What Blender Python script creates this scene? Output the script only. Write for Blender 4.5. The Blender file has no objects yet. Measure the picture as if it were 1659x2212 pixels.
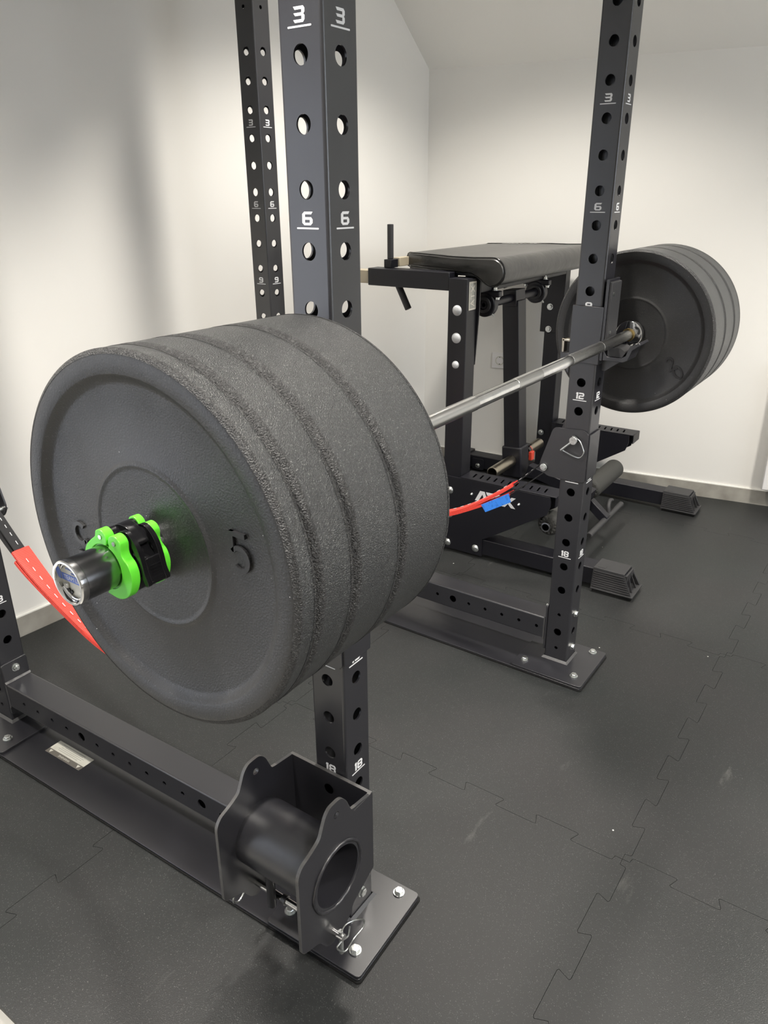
import bpy, bmesh, math, random
from math import sin, cos, pi, radians, sqrt, atan2
from mathutils import Vector, Matrix
from mathutils.geometry import delaunay_2d_cdt
random.seed(7)
S = 0.001
scn = bpy.context.scene
COL = scn.collection

# ------------------------------------------------------------------ materials
def nt(m):
    m.use_nodes = True
    return m.node_tree, m.node_tree.nodes['Principled BSDF']

def mat(name, col, rough=0.5, metal=0.0, spec=0.5, bump=None, mottle=None, coat=0.0, speck=None, rvar=0.0, emit=None):
    m = bpy.data.materials.new(name)
    t, b = nt(m)
    b.inputs['Base Color'].default_value = (*col, 1)
    b.inputs['Roughness'].default_value = rough
    b.inputs['Metallic'].default_value = metal
    b.inputs['Specular IOR Level'].default_value = spec
    b.inputs['Coat Weight'].default_value = coat
    N, L = t.nodes, t.links
    tc = N.new('ShaderNodeTexCoord')
    if bump:                                   # (scale, strength, distance)
        n = N.new('ShaderNodeTexNoise'); n.inputs['Scale'].default_value = bump[0]; n.inputs['Detail'].default_value = 3
        bp = N.new('ShaderNodeBump'); bp.inputs['Strength'].default_value = bump[1]; bp.inputs['Distance'].default_value = bump[2]
        L.new(tc.outputs['Object'], n.inputs['Vector']); L.new(n.outputs['Fac'], bp.inputs['Height']); L.new(bp.outputs['Normal'], b.inputs['Normal'])
    src = None
    if mottle:                                 # (scale, colour2, low, high)
        n = N.new('ShaderNodeTexNoise'); n.inputs['Scale'].default_value = mottle[0]; n.inputs['Detail'].default_value = 5
        r = N.new('ShaderNodeMapRange'); r.inputs['From Min'].default_value = mottle[2]; r.inputs['From Max'].default_value = mottle[3]
        mx = N.new('ShaderNodeMix'); mx.data_type = 'RGBA'
        mx.inputs['A'].default_value = (*col, 1); mx.inputs['B'].default_value = (*mottle[1], 1)
        L.new(tc.outputs['Object'], n.inputs['Vector']); L.new(n.outputs['Fac'], r.inputs['Value']); L.new(r.outputs['Result'], mx.inputs['Factor'])
        src = mx.outputs['Result']; L.new(src, b.inputs['Base Color'])
        if rvar:
            rr = N.new('ShaderNodeMapRange'); rr.inputs['From Min'].default_value = .3; rr.inputs['From Max'].default_value = .7
            rr.inputs['To Min'].default_value = rough - rvar; rr.inputs['To Max'].default_value = rough + rvar
            L.new(n.outputs['Fac'], rr.inputs['Value']); L.new(rr.outputs['Result'], b.inputs['Roughness'])
    if speck:                                  # list of (scale, threshold, colour): sparse grains
        for sc, th, c2 in speck:
            v = N.new('ShaderNodeTexVoronoi'); v.inputs['Scale'].default_value = sc
            cm = N.new('ShaderNodeMath'); cm.operation = 'LESS_THAN'; cm.inputs[1].default_value = th
            wn = N.new('ShaderNodeTexWhiteNoise'); wn.noise_dimensions = '3D'
            g = N.new('ShaderNodeMath'); g.operation = 'GREATER_THAN'; g.inputs[1].default_value = .8
            mu = N.new('ShaderNodeMath'); mu.operation = 'MULTIPLY'
            mx = N.new('ShaderNodeMix'); mx.data_type = 'RGBA'
            L.new(tc.outputs['Object'], v.inputs['Vector']); L.new(v.outputs['Distance'], cm.inputs[0])
            L.new(v.outputs['Position'], wn.inputs['Vector']); L.new(wn.outputs['Value'], g.inputs[0])
            L.new(cm.outputs[0], mu.inputs[0]); L.new(g.outputs[0], mu.inputs[1]); L.new(mu.outputs[0], mx.inputs['Factor'])
            if src: L.new(src, mx.inputs['A'])
            else: mx.inputs['A'].default_value = (*col, 1)
            mx.inputs['B'].default_value = (*c2, 1)
            src = mx.outputs['Result']; L.new(src, b.inputs['Base Color'])
    if emit:
        b.inputs['Emission Color'].default_value = (*emit[0], 1); b.inputs['Emission Strength'].default_value = emit[1]
    return m

M = {}
M['coat'] = mat('black_powder_coat', (0.015, 0.015, 0.019), .32, 0, .9, bump=(900, .15, .0003), mottle=(3, (0.019, 0.019, 0.023), .3, .7), rvar=.03)
M['coat2'] = mat('black_powder_coat_machine', (0.008, 0.008, 0.012), .42, 0, .45, bump=(700, .2, .0003))
M['weld'] = mat('painted_weld', (0.06, 0.06, 0.062), .35, 0, .6, bump=(300, .6, .001))
M['edge'] = mat('worn_lit_plate_edge', (0.085, 0.083, 0.082), .34, .2, .7, bump=(400, .5, .0006), mottle=(60, (0.12, 0.12, 0.12), .5, .75))  # wear, plus light from above put into the colour
M['rub'] = mat('plate_rubber', (0.008, 0.009, 0.010), .36, 0, .9, bump=(750, 1.0, .0016), mottle=(480, (0.034, 0.036, 0.037), .47, .6), speck=[(420, .3, (0.13, 0.135, 0.13))])
M['rubface'] = mat('plate_rubber_face', (0.008, 0.008, 0.009), .47, 0, .8, bump=(420, .6, .0009), mottle=(14, (0.014, 0.014, 0.015), .4, .75), speck=[(330, .28, (0.035, 0.035, 0.036)), (60, .035, (0.5, 0.5, 0.5))], rvar=.05)
M['numeral'] = mat('raised_numeral_rubber', (0.011, 0.011, 0.012), .36, 0, .6)
M['rubedge'] = mat('plate_rubber_edge', (0.008, 0.008, 0.009), .42, 0, .7, bump=(600, 1.0, .003), mottle=(330, (0.06, 0.062, 0.062), .53, .68))
M['chrome'] = mat('chrome', (0.82, 0.82, 0.82), .09, 1.0, mottle=(40, (0.7, 0.7, 0.7), .4, .7))
M['sleeve'] = mat('worn_sleeve_steel', (0.42, 0.43, 0.44), .17, 1.0, mottle=(16, (0.26, 0.26, 0.27), .4, .65), rvar=.04)
M['zinc'] = mat('zinc_bolt', (0.72, 0.74, 0.74), .28, 1.0, mottle=(200, (0.5, 0.52, 0.5), .4, .7))
M['plug'] = mat('grey_plastic_plug', (0.58, 0.6, 0.62), .3, 0, .5)
M['brass'] = mat('brass_bushing', (0.5, 0.36, 0.14), .3, 1.0)
M['raw'] = mat('satin_steel_tube', (0.42, 0.38, 0.31), .3, 1.0)
M['white'] = mat('white_print', (0.72, 0.73, 0.75), .5)
M['green'] = mat('lime_green_plastic', (0.11, 0.62, 0.035), .32, 0, .45)
M['gloss'] = mat('black_glossy_plastic', (0.006, 0.006, 0.007), .12, 0, .5)
M['leather'] = mat('black_vinyl_pad', (0.036, 0.036, 0.035), .33, 0, .6, bump=(16, .35, .006), mottle=(7, (0.05, 0.049, 0.047), .4, .7))
M['foam'] = mat('grey_foam', (0.045, 0.045, 0.042), .7, 0, .3, bump=(250, .4, .0006))
M['hardrub'] = mat('black_rubber_foot', (0.035, 0.035, 0.037), .5, 0, .4, bump=(200, .3, .0006))
M['under'] = mat('black_underlay', (0.006, 0.006, 0.006), .7, 0, .3)
M['blueprint'] = mat('blue_print', (0.12, 0.2, 0.62), .5)
M['sticker'] = mat('cream_sticker', (0.62, 0.61, 0.55), .4, mottle=(30, (0.55, 0.54, 0.48), .4, .6))
M['stickerdark'] = mat('grey_sticker_band', (0.13, 0.12, 0.105), .45)
M['stickertext'] = mat('grey_print', (0.33, 0.33, 0.3), .5)
M['silver'] = mat('silver_badge', (0.62, 0.6, 0.55), .3, .8)
M['webblack'] = mat('black_webbing', (0.022, 0.022, 0.024), .75, 0, .3, bump=(600, .6, .0008))
M['tagblue'] = mat('blue_tag', (0.03, 0.22, 0.78), .55, mottle=(120, (0.02, 0.16, 0.62), .5, .6))
M['redplastic'] = mat('red_plastic', (0.7, 0.07, 0.04), .4)
M['plaster'] = mat('white_wall_paint', (0.80, 0.788, 0.755), .85, 0, .2, bump=(260, .12, .0008))
M['ceil'] = mat('white_ceiling_paint', (0.88, 0.865, 0.825), .9, 0, .2, bump=(260, .12, .0008))
M['slab'] = mat('pale_floor_tile', (0.3, 0.295, 0.275), .5, 0, .4, mottle=(6, (0.34, 0.33, 0.3), .4, .65))
M['skirt'] = mat('grey_stone_skirting', (0.27, 0.255, 0.225), .45, 0, .4, mottle=(9, (0.4, 0.385, 0.345), .38, .68))
M['joint'] = mat('white_sealant', (0.85, 0.84, 0.8), .5)
M['socket'] = mat('white_socket_plastic', (0.8, 0.79, 0.79), .3)
M['beige'] = mat('plain_beige', (0.5, 0.44, 0.33), .45)  # one even beige, non-metallic
M['hole'] = mat('dark_hole', (0.01, 0.01, 0.01), .6)
M['lampframe'] = mat('white_metal_frame', (0.8, 0.8, 0.8), .4)
M['lamp'] = mat('led_panel', (0.9, 0.9, 0.9), .5, emit=((1.0, 0.9, 0.75), 20.0))
M['daylight2'] = mat('bright_glazed_door', (0.9, 0.9, 0.9), .5, emit=((0.78, 0.85, 1.0), 1.7))
M['daylight'] = mat('bright_window_sky', (0.9, 0.9, 0.9), .5, emit=((0.84, 0.91, 1.0), 3.6))

def knurl_mat():
    m = mat('knurled_steel', (0.52, 0.52, 0.51), .24, 1.0)
    t, b = nt(m); N, L = t.nodes, t.links
    tc = N.new('ShaderNodeTexCoord')
    mp = N.new('ShaderNodeMapping'); mp.inputs['Scale'].default_value = (1, 1, 1); mp.inputs['Rotation'].default_value = (0, radians(35), 0)
    w = N.new('ShaderNodeTexVoronoi'); w.inputs['Scale'].default_value = 900
    bp = N.new('ShaderNodeBump'); bp.inputs['Strength'].default_value = .3; bp.inputs['Distance'].default_value = .0004
    L.new(tc.outputs['Object'], mp.inputs['Vector']); L.new(mp.outputs['Vector'], w.inputs['Vector'])
    L.new(w.outputs['Distance'], bp.inputs['Height']); L.new(bp.outputs['Normal'], b.inputs['Normal'])
    return m
M['knurl'] = knurl_mat()

def red_mat():
    m = mat('red_tubular_sleeve', (0.80, 0.045, 0.032), .5, 0, .4)
    t, b = nt(m); N, L = t.nodes, t.links
    uv = N.new('ShaderNodeUVMap'); uv.uv_map = 'along'
    sp = N.new('ShaderNodeSeparateXYZ')
    mu = N.new('ShaderNodeMath'); mu.operation = 'MULTIPLY'; mu.inputs[1].default_value = 2 * pi / 4.2
    sn = N.new('ShaderNodeMath'); sn.operation = 'SINE'
    mr = N.new('ShaderNodeMapRange'); mr.inputs['From Min'].default_value = -1; mr.inputs['From Max'].default_value = 1
    mx = N.new('ShaderNodeMix'); mx.data_type = 'RGBA'; mx.inputs['A'].default_value = (0.62, 0.03, 0.022, 1); mx.inputs['B'].default_value = (0.95, 0.1, 0.07, 1)
    bp = N.new('ShaderNodeBump'); bp.inputs['Strength'].default_value = .5; bp.inputs['Distance'].default_value = .001
    L.new(uv.outputs['UV'], sp.inputs[0]); L.new(sp.outputs['X'], mu.inputs[0]); L.new(mu.outputs[0], sn.inputs[0])
    L.new(sn.outputs[0], mr.inputs['Value']); L.new(mr.outputs['Result'], mx.inputs['Factor']); L.new(mx.outputs['Result'], b.inputs['Base Color'])
    L.new(mr.outputs['Result'], bp.inputs['Height']); L.new(bp.outputs['Normal'], b.inputs['Normal'])
    return m
M['red'] = red_mat()

def mat_rubber():
    m = mat('recycled_rubber_mat', (0.014, 0.0165, 0.0165), .46, 0, .5, bump=(420, .5, .0012),
            mottle=(2.2, (0.021, 0.021, 0.0215), .35, .7), rvar=.04,
            speck=[(400, .35, (0.05, 0.052, 0.051)), (230, .2, (0.085, 0.085, 0.083)), (16, .035, (0.75, 0.75, 0.7))])
    t, b = nt(m); N, L = t.nodes, t.links          # pale chalk scuffs
    tc = N.new('ShaderNodeTexCoord'); mp = N.new('ShaderNodeMapping'); mp.inputs['Rotation'].default_value = (0, 0, .6); mp.inputs['Scale'].default_value = (1.2, 5, 1)
    n = N.new('ShaderNodeTexNoise'); n.inputs['Scale'].default_value = 2.3; n.inputs['Detail'].default_value = 9; n.inputs['Roughness'].default_value = .62
    r = N.new('ShaderNodeMapRange'); r.inputs['From Min'].default_value = .655; r.inputs['From Max'].default_value = .78; r.inputs['To Max'].default_value = .5
    mx = N.new('ShaderNodeMix'); mx.data_type = 'RGBA'; mx.inputs['B'].default_value = (0.16, 0.16, 0.15, 1)
    old = b.inputs['Base Color'].links[0].from_socket
    L.new(tc.outputs['Object'], mp.inputs['Vector']); L.new(mp.outputs['Vector'], n.inputs['Vector']); L.new(n.outputs['Fac'], r.inputs['Value'])
    L.new(r.outputs['Result'], mx.inputs['Factor']); L.new(old, mx.inputs['A']); L.new(mx.outputs['Result'], b.inputs['Base Color'])
    return m
M['mat'] = mat_rubber()

# ------------------------------------------------------------------ mesh builder (millimetres)
class MB:
    def __init__(s): s.v = []; s.f = []; s.uv = None
    def add(s, vs, fs):
        n = len(s.v); s.v += [tuple(v) for v in vs]; s.f += [tuple(i + n for i in f) for f in fs]; return s
    def box(s, x0, x1, y0, y1, z0, z1):
        return s.add([(x, y, z) for x in (x0, x1) for y in (y0, y1) for z in (z0, z1)],
                     [(0, 1, 3, 2), (4, 6, 7, 5), (0, 4, 5, 1), (2, 3, 7, 6), (0, 2, 6, 4), (1, 5, 7, 3)])
    def obox(s, c, ax, ay, az, hx, hy, hz):
        c, ax, ay, az = map(Vector, (c, ax, ay, az))
        return s.add([c + ax * (i * hx) + ay * (j * hy) + az * (k * hz) for i in (-1, 1) for j in (-1, 1) for k in (-1, 1)],
                     [(0, 1, 3, 2), (4, 6, 7, 5), (0, 4, 5, 1), (2, 3, 7, 6), (0, 2, 6, 4), (1, 5, 7, 3)])
    def prism(s, poly, axis, a0, a1, holes=()):
        """extrude a 2D polygon (with round or polygonal holes) along an axis"""
        loops = [list(poly)] + [list(h) for h in holes]
        pts = [p for l in loops for p in l]
        ed = []; k = 0
        for l in loops:
            ed += [(k + i, k + (i + 1) % len(l)) for i in range(len(l))]; k += len(l)
        if holes or len(poly) > 4:
            r = delaunay_2d_cdt([Vector(p) for p in pts], ed, [], 1, 1e-5)
            V2 = [tuple(p) for p in r[0]]; T = [tuple(t) for t in r[2]]
            def inside(p, l):
                c = False
                for i in range(len(l)):
                    x1, y1 = l[i]; x2, y2 = l[i - 1]
                    if (y1 > p[1]) != (y2 > p[1]) and p[0] < (x2 - x1) * (p[1] - y1) / (y2 - y1) + x1: c = not c
                return c
            T = [t for t in T if inside([sum(V2[i][q] for i in t) / len(t) for q in (0, 1)], loops[0]) and
                 not any(inside([sum(V2[i][q] for i in t) / len(t) for q in (0, 1)], h) for h in loops[1:])]
        else:
            V2 = pts; T = [tuple(range(len(poly)))]
        def P(p, a):
            if axis == 'x': return (a, p[0], p[1])
            if axis == 'y': return (p[0], a, p[1])
            return (p[0], p[1], a)
        n = len(V2)
        s.add([P(p, a0) for p in V2] + [P(p, a1) for p in V2], [t for t in T] + [tuple(i + n for i in reversed(t)) for t in T])
        for l in loops:
            m = len(l)
            s.add([P(p, a0) for p in l] + [P(p, a1) for p in l], [(i, (i + 1) % m, (i + 1) % m + m, i + m) for i in range(m)])
        return s
    def cyl(s, p0, p1, r, seg=24, r1=None, cap=True):
        p0, p1 = Vector(p0), Vector(p1); d = (p1 - p0).normalized()
        a = d.orthogonal().normalized(); b = d.cross(a); r1 = r if r1 is None else r1
        v = [p0 + (a * cos(2 * pi * i / seg) + b * sin(2 * pi * i / seg)) * r for i in range(seg)] + \
            [p1 + (a * cos(2 * pi * i / seg) + b * sin(2 * pi * i / seg)) * r1 for i in range(seg)]
        f = [(i, (i + 1) % seg, (i + 1) % seg + seg, i + seg) for i in range(seg)]
        if cap: f += [tuple(reversed(range(seg))), tuple(range(seg, 2 * seg))]
        return s.add(v, f)
    def lathe(s, prof, o, d, seg=64, a0=0, a1=2 * pi):
        """prof: list of (distance along d, radius)"""
        o, d = Vector(o), Vector(d).normalized(); a = d.orthogonal().normalized(); b = d.cross(a)
        full = abs(a1 - a0 - 2 * pi) < 1e-6; n = seg if full else seg + 1
        v = []
        for (t, r) in prof:
            for i in range(n):
                an = a0 + (a1 - a0) * i / seg
                v.append(o + d * t + (a * cos(an) + b * sin(an)) * r)
        f = []
        for j in range(len(prof) - 1):
            for i in range(seg):
                i2 = (i + 1) % n if full else i + 1
                f.append((j * n + i, j * n + i2, (j + 1) * n + i2, (j + 1) * n + i))
        return s.add(v, f)
    def tube(s, pts, r, seg=10, closed=False):
        pts = [Vector(p) for p in pts]; n = len(pts); rings = []; up = None
        for i in range(n):
            if closed: t = pts[(i + 1) % n] - pts[i - 1]
            else: t = pts[min(i + 1, n - 1)] - pts[max(i - 1, 0)]
            t.normalize()
            up = t.orthogonal().normalized() if up is None else (up - t * up.dot(t)).normalized()
            b = t.cross(up)
            rings.append([pts[i] + (up * cos(2 * pi * k / seg) + b * sin(2 * pi * k / seg)) * r for k in range(seg)])
        f = []
        for i in range(n if closed else n - 1):
            j = (i + 1) % n
            f += [(i * seg + k, i * seg + (k + 1) % seg, j * seg + (k + 1) % seg, j * seg + k) for k in range(seg)]
        if not closed: f += [tuple(reversed(range(seg))), tuple((n - 1) * seg + k for k in range(seg))]
        return s.add([p for r_ in rings for p in r_], f)
    def build(s, name, material, parent=None, bevel=0, seg=2, smooth=35, origin=None, merge=True):
        me = bpy.data.meshes.new(name)
        o0 = Vector(origin) if origin else Vector((0, 0, 0))
        me.from_pydata([(Vector(v) - o0) * S for v in s.v], [], s.f)
        bm = bmesh.new(); bm.from_mesh(me)
        if merge: bmesh.ops.remove_doubles(bm, verts=bm.verts, dist=1e-6)
        bmesh.ops.recalc_face_normals(bm, faces=bm.faces)
        bm.to_mesh(me); bm.free()
        if smooth:
            me.shade_smooth(); me.set_sharp_from_angle(angle=radians(smooth))
        me.materials.append(M[material] if isinstance(material, str) else material)
        o = bpy.data.objects.new(name, me); COL.objects.link(o)
        if parent is not None: o.parent = parent
        o.location = o0 * S
        if bevel:
            b = o.modifiers.new('bevel', 'BEVEL'); b.width = bevel * S; b.segments = seg; b.limit_method = 'ANGLE'; b.angle_limit = radians(40); b.harden_normals = False
        return o

def smoothpts(pts, n=8, closed=False):
    """Catmull-Rom through 3D or 2D points"""
    P = [Vector(p) for p in pts]; out = []; m = len(P)
    rng = range(m) if closed else range(m - 1)
    for i in rng:
        p0 = P[(i - 1) % m] if closed or i > 0 else P[i]; p1 = P[i]; p2 = P[(i + 1) % m]
        p3 = P[(i + 2) % m] if closed or i + 2 < m else P[(i + 1) % m]
        for k in range(n):
            t = k / n
            out.append(0.5 * ((2 * p1) + (p2 - p0) * t + (2 * p0 - 5 * p1 + 4 * p2 - p3) * t * t + (3 * p1 - p0 - 3 * p2 + p3) * t ** 3))
    if not closed: out.append(P[-1])
    return out

def circle(cx, cy, r, n=24): return [(cx + r * cos(2 * pi * i / n), cy + r * sin(2 * pi * i / n)) for i in range(n)]
def rrect(x0, x1, y0, y1, r, n=4):
    out = []
    for cx, cy, a in ((x1 - r, y0 + r, -90), (x1 - r, y1 - r, 0), (x0 + r, y1 - r, 90), (x0 + r, y0 + r, 180)):
        out += [(cx + r * cos(radians(a + 90 * i / n)), cy + r * sin(radians(a + 90 * i / n))) for i in range(n + 1)]
    return out
def roundpoly(pts, r, n=4):
    """fillet the corners of a 2D polygon; r may be a list"""
    out = []; m = len(pts)
    for i in range(m):
        p = Vector(pts[i]); a = Vector(pts[i - 1]); b = Vector(pts[(i + 1) % m])
        rr = r[i] if isinstance(r, (list, tuple)) else r
        da, db = (a - p), (b - p); k = min(rr, da.length * .45, db.length * .45)
        A = p + da.normalized() * k; B = p + db.normalized() * k
        for j in range(n + 1):
            t = j / n; out.append(tuple((1 - t) ** 2 * A + 2 * t * (1 - t) * p + t * t * B))
    return out

def tag(o, label=None, cat=None, group=None, kind=None):
    if label: o['label'] = label
    if cat: o['category'] = cat
    if group: o['group'] = group
    if kind: o['kind'] = kind
    return o
def thing(name, loc, label, cat, group=None, rz=0):
    o = bpy.data.objects.new(name, None); COL.objects.link(o)
    o.location = Vector(loc) * S; o.rotation_euler = (0, 0, rz); o.empty_display_size = .05
    return tag(o, label, cat, group)
def copy_tree(o, parent=None):
    c = o.copy(); COL.objects.link(c)
    if parent is not None: c.parent = parent
    for ch in list(o.children): copy_tree(ch, c)
    return c

# ------------------------------------------------------------------ text and digits
def text_mesh(txt, size, thick=0.3):
    cu = bpy.data.curves.new('t', 'FONT'); cu.body = txt; cu.size = size; cu.align_x = 'CENTER'; cu.align_y = 'CENTER'; cu.extrude = thick / 2
    ob = bpy.data.objects.new('t', cu); COL.objects.link(ob)
    dg = bpy.context.evaluated_depsgraph_get(); me = ob.evaluated_get(dg).to_mesh()
    vs = [tuple(v.co) for v in me.vertices]; fs = [tuple(p.vertices) for p in me.polygons]
    ob.evaluated_get(dg).to_mesh_clear(); bpy.data.objects.remove(ob); bpy.data.curves.remove(cu)
    return vs, fs
def place(mb, vf, o, rt, up, sx=1.0, sy=1.0):
    o, rt, up = Vector(o), Vector(rt).normalized(), Vector(up).normalized(); n = rt.cross(up)
    mb.add([o + rt * (v[0] * sx) + up * (v[1] * sy) + n * v[2] for v in vf[0]], vf[1]); return mb

# squared, slightly sheared rack digits in a 10 x 10 cell, as polygons
DIG = {
 '3': [[(0, 10), (8.6, 10), (10, 8.4), (10, 6.2), (9, 5.1), (10, 4), (10, 1.6), (8.6, 0), (1.4, 0), (0, 1.9), (7.3, 1.9), (7.3, 4.1), (1.8, 4.1), (0.2, 6), (7.3, 6), (7.3, 8), (1.4, 8)]],
 '6': [[(10, 10), (2, 10), (0, 8.2), (0, 1.8), (2, 0), (8, 0), (10, 1.8), (10, 4.2), (8.4, 6), (2.7, 6), (2.7, 8), (8.7, 8)], [(2.7, 4.1), (7.3, 4.1), (7.3, 1.9), (2.7, 1.9)]],
 '9': [[(0, 0), (8, 0), (10, 1.8), (10, 8.2), (8, 10), (2, 10), (0, 8.2), (0, 5.8), (1.6, 4), (7.3, 4), (7.3, 2), (1.3, 2)], [(2.7, 8.1), (7.3, 8.1), (7.3, 5.9), (2.7, 5.9)]],
 '1': [[(1, 10), (4, 10), (4, 0), (1.2, 0), (1.2, 7.6), (0, 7.6)]],
 '2': [[(0, 10), (8, 10), (10, 8.4), (10, 5.6), (8.6, 4.1), (2.7, 4.1), (2.7, 2), (10, 2), (9, 0), (0, 0), (0, 4.4), (1.6, 6), (7.3, 6), (7.3, 8), (0, 8)]],
 '5': [[(10, 10), (0, 10), (0, 4.1), (7.3, 4.1), (7.3, 2), (0, 2), (1, 0), (8.4, 0), (10, 1.7), (10, 4.4), (8.6, 6), (2.7, 6), (2.7, 8), (9, 8)]],
 '8': [[(2, 10), (8, 10), (10, 8.4), (10, 6.2), (9.1, 5.1), (10, 4), (10, 1.6), (8, 0), (2, 0), (0, 1.6), (0, 4), (.9, 5.1), (0, 6.2), (0, 8.4)], [(2.7, 8.2), (7.3, 8.2), (7.3, 6), (2.7, 6)], [(2.7, 4.2), (7.3, 4.2), (7.3, 1.9), (2.7, 1.9)]],
}
def digits(mb, txt, o, rt, up, h=18.0, w=19.0, t=0.4):
    """raised white number with a line below it; o = centre of the digits"""
    tmp = MB(); ws = [w * .42 if c == '1' else w for c in txt]; W = sum(ws) + 2.2 * (len(txt) - 1)
    if len(txt) > 1: ws = [x * .82 for x in ws]; W = sum(ws) + 2 * (len(txt) - 1)
    x = -W / 2
    for c, cw in zip(txt, ws):
        k = cw / (4.0 if c == '1' else 10.0)
        L = [[(x + p[0] * k + (p[1] - 5) * .06, (p[1] / 10 - .5) * h) for p in l] for l in DIG[c]]
        tmp.prism(L[0], 'z', 0, t, holes=L[1:]); x += cw + 2
    tmp.prism(rrect(-20, 20, -h / 2 - 5.2, -h / 2 - 3.0, .9, 3), 'z', 0, t)
    return place(mb, (tmp.v, tmp.f), o, rt, up)

# ------------------------------------------------------------------ camera
def camera():
    f, yaw, pit, rol = 1640.485, 0.60468, -0.39843, -0.00248
    fw = Vector((cos(pit) * cos(yaw), cos(pit) * sin(yaw), sin(pit))); rt = Vector((sin(yaw), -cos(yaw), 0)); up = rt.cross(fw)
    r2 = rt * cos(rol) + up * sin(rol); u2 = -rt * sin(rol) + up * cos(rol)
    cam = bpy.data.cameras.new('camera'); o = bpy.data.objects.new('camera', cam); COL.objects.link(o)
    R = Matrix((r2, u2, -fw)).transposed().to_4x4()
    o.matrix_world = Matrix.Translation(Vector((-876.92, -711.59, 1406.65)) * S) @ R
    cam.sensor_fit = 'HORIZONTAL'; cam.sensor_width = 36; cam.lens = f * 36 / 1659
    cam.shift_x = -(846.485 - 829.5) / 1659; cam.shift_y = (1108.4 - 1106) / 1659
    cam.clip_start = .02
    scn.camera = o
camera()

# ================================================================== THE ROOM
def wl(x): return 1630 + (x - 243) * -0.0443            # left wall line y(x)
CX, CY = 2681.0, 1522.0                                 # the corner
def wr(y): return CX + (CY - y) * 0.1688                # right wall line x(y)
YB, XB, HC, HK = -3900.0, -3300.0, 2600.0, 1955.0
def struct(o): o['kind'] = 'structure'; return o
m = MB(); m.box(XB - 100, 3800, YB - 100, 1950, -112, -12); struct(m.build('floor', 'slab'))
# wall_left (behind the rack), wall_right (beyond the far plates), two unseen ones
dx0, dx1, dz1 = -2750.0, -1350.0, 1950.0                   # glazed door opening in it, out of the picture
m = MB()
def wseg(a, b_, z0, z1): m.prism([(a, wl(a)), (b_, wl(b_)), (b_, wl(b_) + 110), (a, wl(a) + 110)], 'z', z0, z1)
wseg(XB - 100, dx0, -12, HC + 100); wseg(dx1, CX + 120, -12, HC + 100); wseg(dx0, dx1, dz1, HC + 100)
struct(m.build('wall_left', 'plaster'))
m = MB()
def dbar(a, b_, z0, z1): m.prism([(a, wl(a) + 30), (b_, wl(b_) + 30), (b_, wl(b_) + 80), (a, wl(a) + 80)], 'z', z0, z1)
for a in (dx0, (dx0 + dx1) / 2 - 35, dx1 - 70): dbar(a, a + 70, -10, dz1)
dbar(dx0, dx1, -10, 60); dbar(dx0, dx1, dz1 - 70, dz1)
d1 = struct(m.build('door_1', 'lampframe'))
MB().prism([(dx0 + 30, wl(dx0) + 90), (dx1 - 30, wl(dx1) + 90), (dx1 - 30, wl(dx1) + 98), (dx0 + 30, wl(dx0) + 98)], 'z', 0, dz1 - 30).build('pane', 'daylight2', d1)
m = MB(); m.prism([(wr(CY + 5), CY + 5), (wr(YB - 100), YB - 100), (wr(YB - 100) + 110, YB - 100), (wr(CY) + 110, CY + 5)], 'z', -12, HC + 100); struct(m.build('wall_right', 'plaster'))
m = MB(); m.box(XB - 110, XB, YB - 100, wl(XB), -12, HC + 100); struct(m.build('wall_back', 'plaster'))
# front wall with a window opening
m = MB(); wx0, wx1, wz0, wz1 = 300.0, 2300.0, 900.0, 2250.0
m.prism([(XB, -12), (wr(YB), -12), (wr(YB), HC + 100), (XB, HC + 100)], 'y', YB - 110, YB, holes=[[(wx0, wz0), (wx1, wz0), (wx1, wz1), (wx0, wz1)]]); struct(m.build('wall_front', 'plaster'))
m = MB()
for a, b_ in ((wx0, wx0 + 60), ((wx0 + wx1) / 2 - 35, (wx0 + wx1) / 2 + 35), (wx1 - 60, wx1)): m.box(a, b_, YB - 70, YB - 10, wz0, wz1)
m.box(wx0, wx1, YB - 70, YB - 10, wz0, wz0 + 60); m.box(wx0, wx1, YB - 70, YB - 10, wz1 - 60, wz1)
w1 = struct(m.build('window_1', 'lampframe'))
MB().box(wx0 + 30, wx1 - 30, YB - 100, YB - 90, wz0 + 30, wz1 - 30).build('pane', 'daylight', w1)
# ceiling: flat part and the slope down to the knee wall
run = (HC - HK) / math.tan(radians(41))
m = MB(); m.box(XB - 100, CX + 900, YB - 100, wl(XB) + 100, HC, HC + 80); struct(m.build('ceiling', 'ceil'))
def slope():
    nx, ny = 0.9860, 0.1664                            # outward normal of the knee wall, horizontally
    m = MB(); d = Vector((0.1664, -0.9860, 0)); c = Vector((CX, CY, 0))
    P = []
    for t in (-400, 5800):
        b0 = c + d * t + Vector((nx, ny, 0)) * 60
        t0 = c + d * t - Vector((nx, ny, 0)) * (run + 20)
        P += [(b0.x, b0.y, HK - 60 * math.tan(radians(41))), (t0.x, t0.y, HC + 20 * math.tan(radians(41))), (b0.x + 80 * nx, b0.y + 80 * ny, HK + 60), (t0.x + 30, t0.y, HC + 120)]
    m.add(P, [(0, 1, 3, 2), (4, 6, 7, 5), (0, 4, 5, 1), (2, 3, 7, 6), (0, 2, 6, 4), (1, 5, 7, 3)])
    return struct(m.build('ceiling', 'ceil'))
slope()
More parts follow.
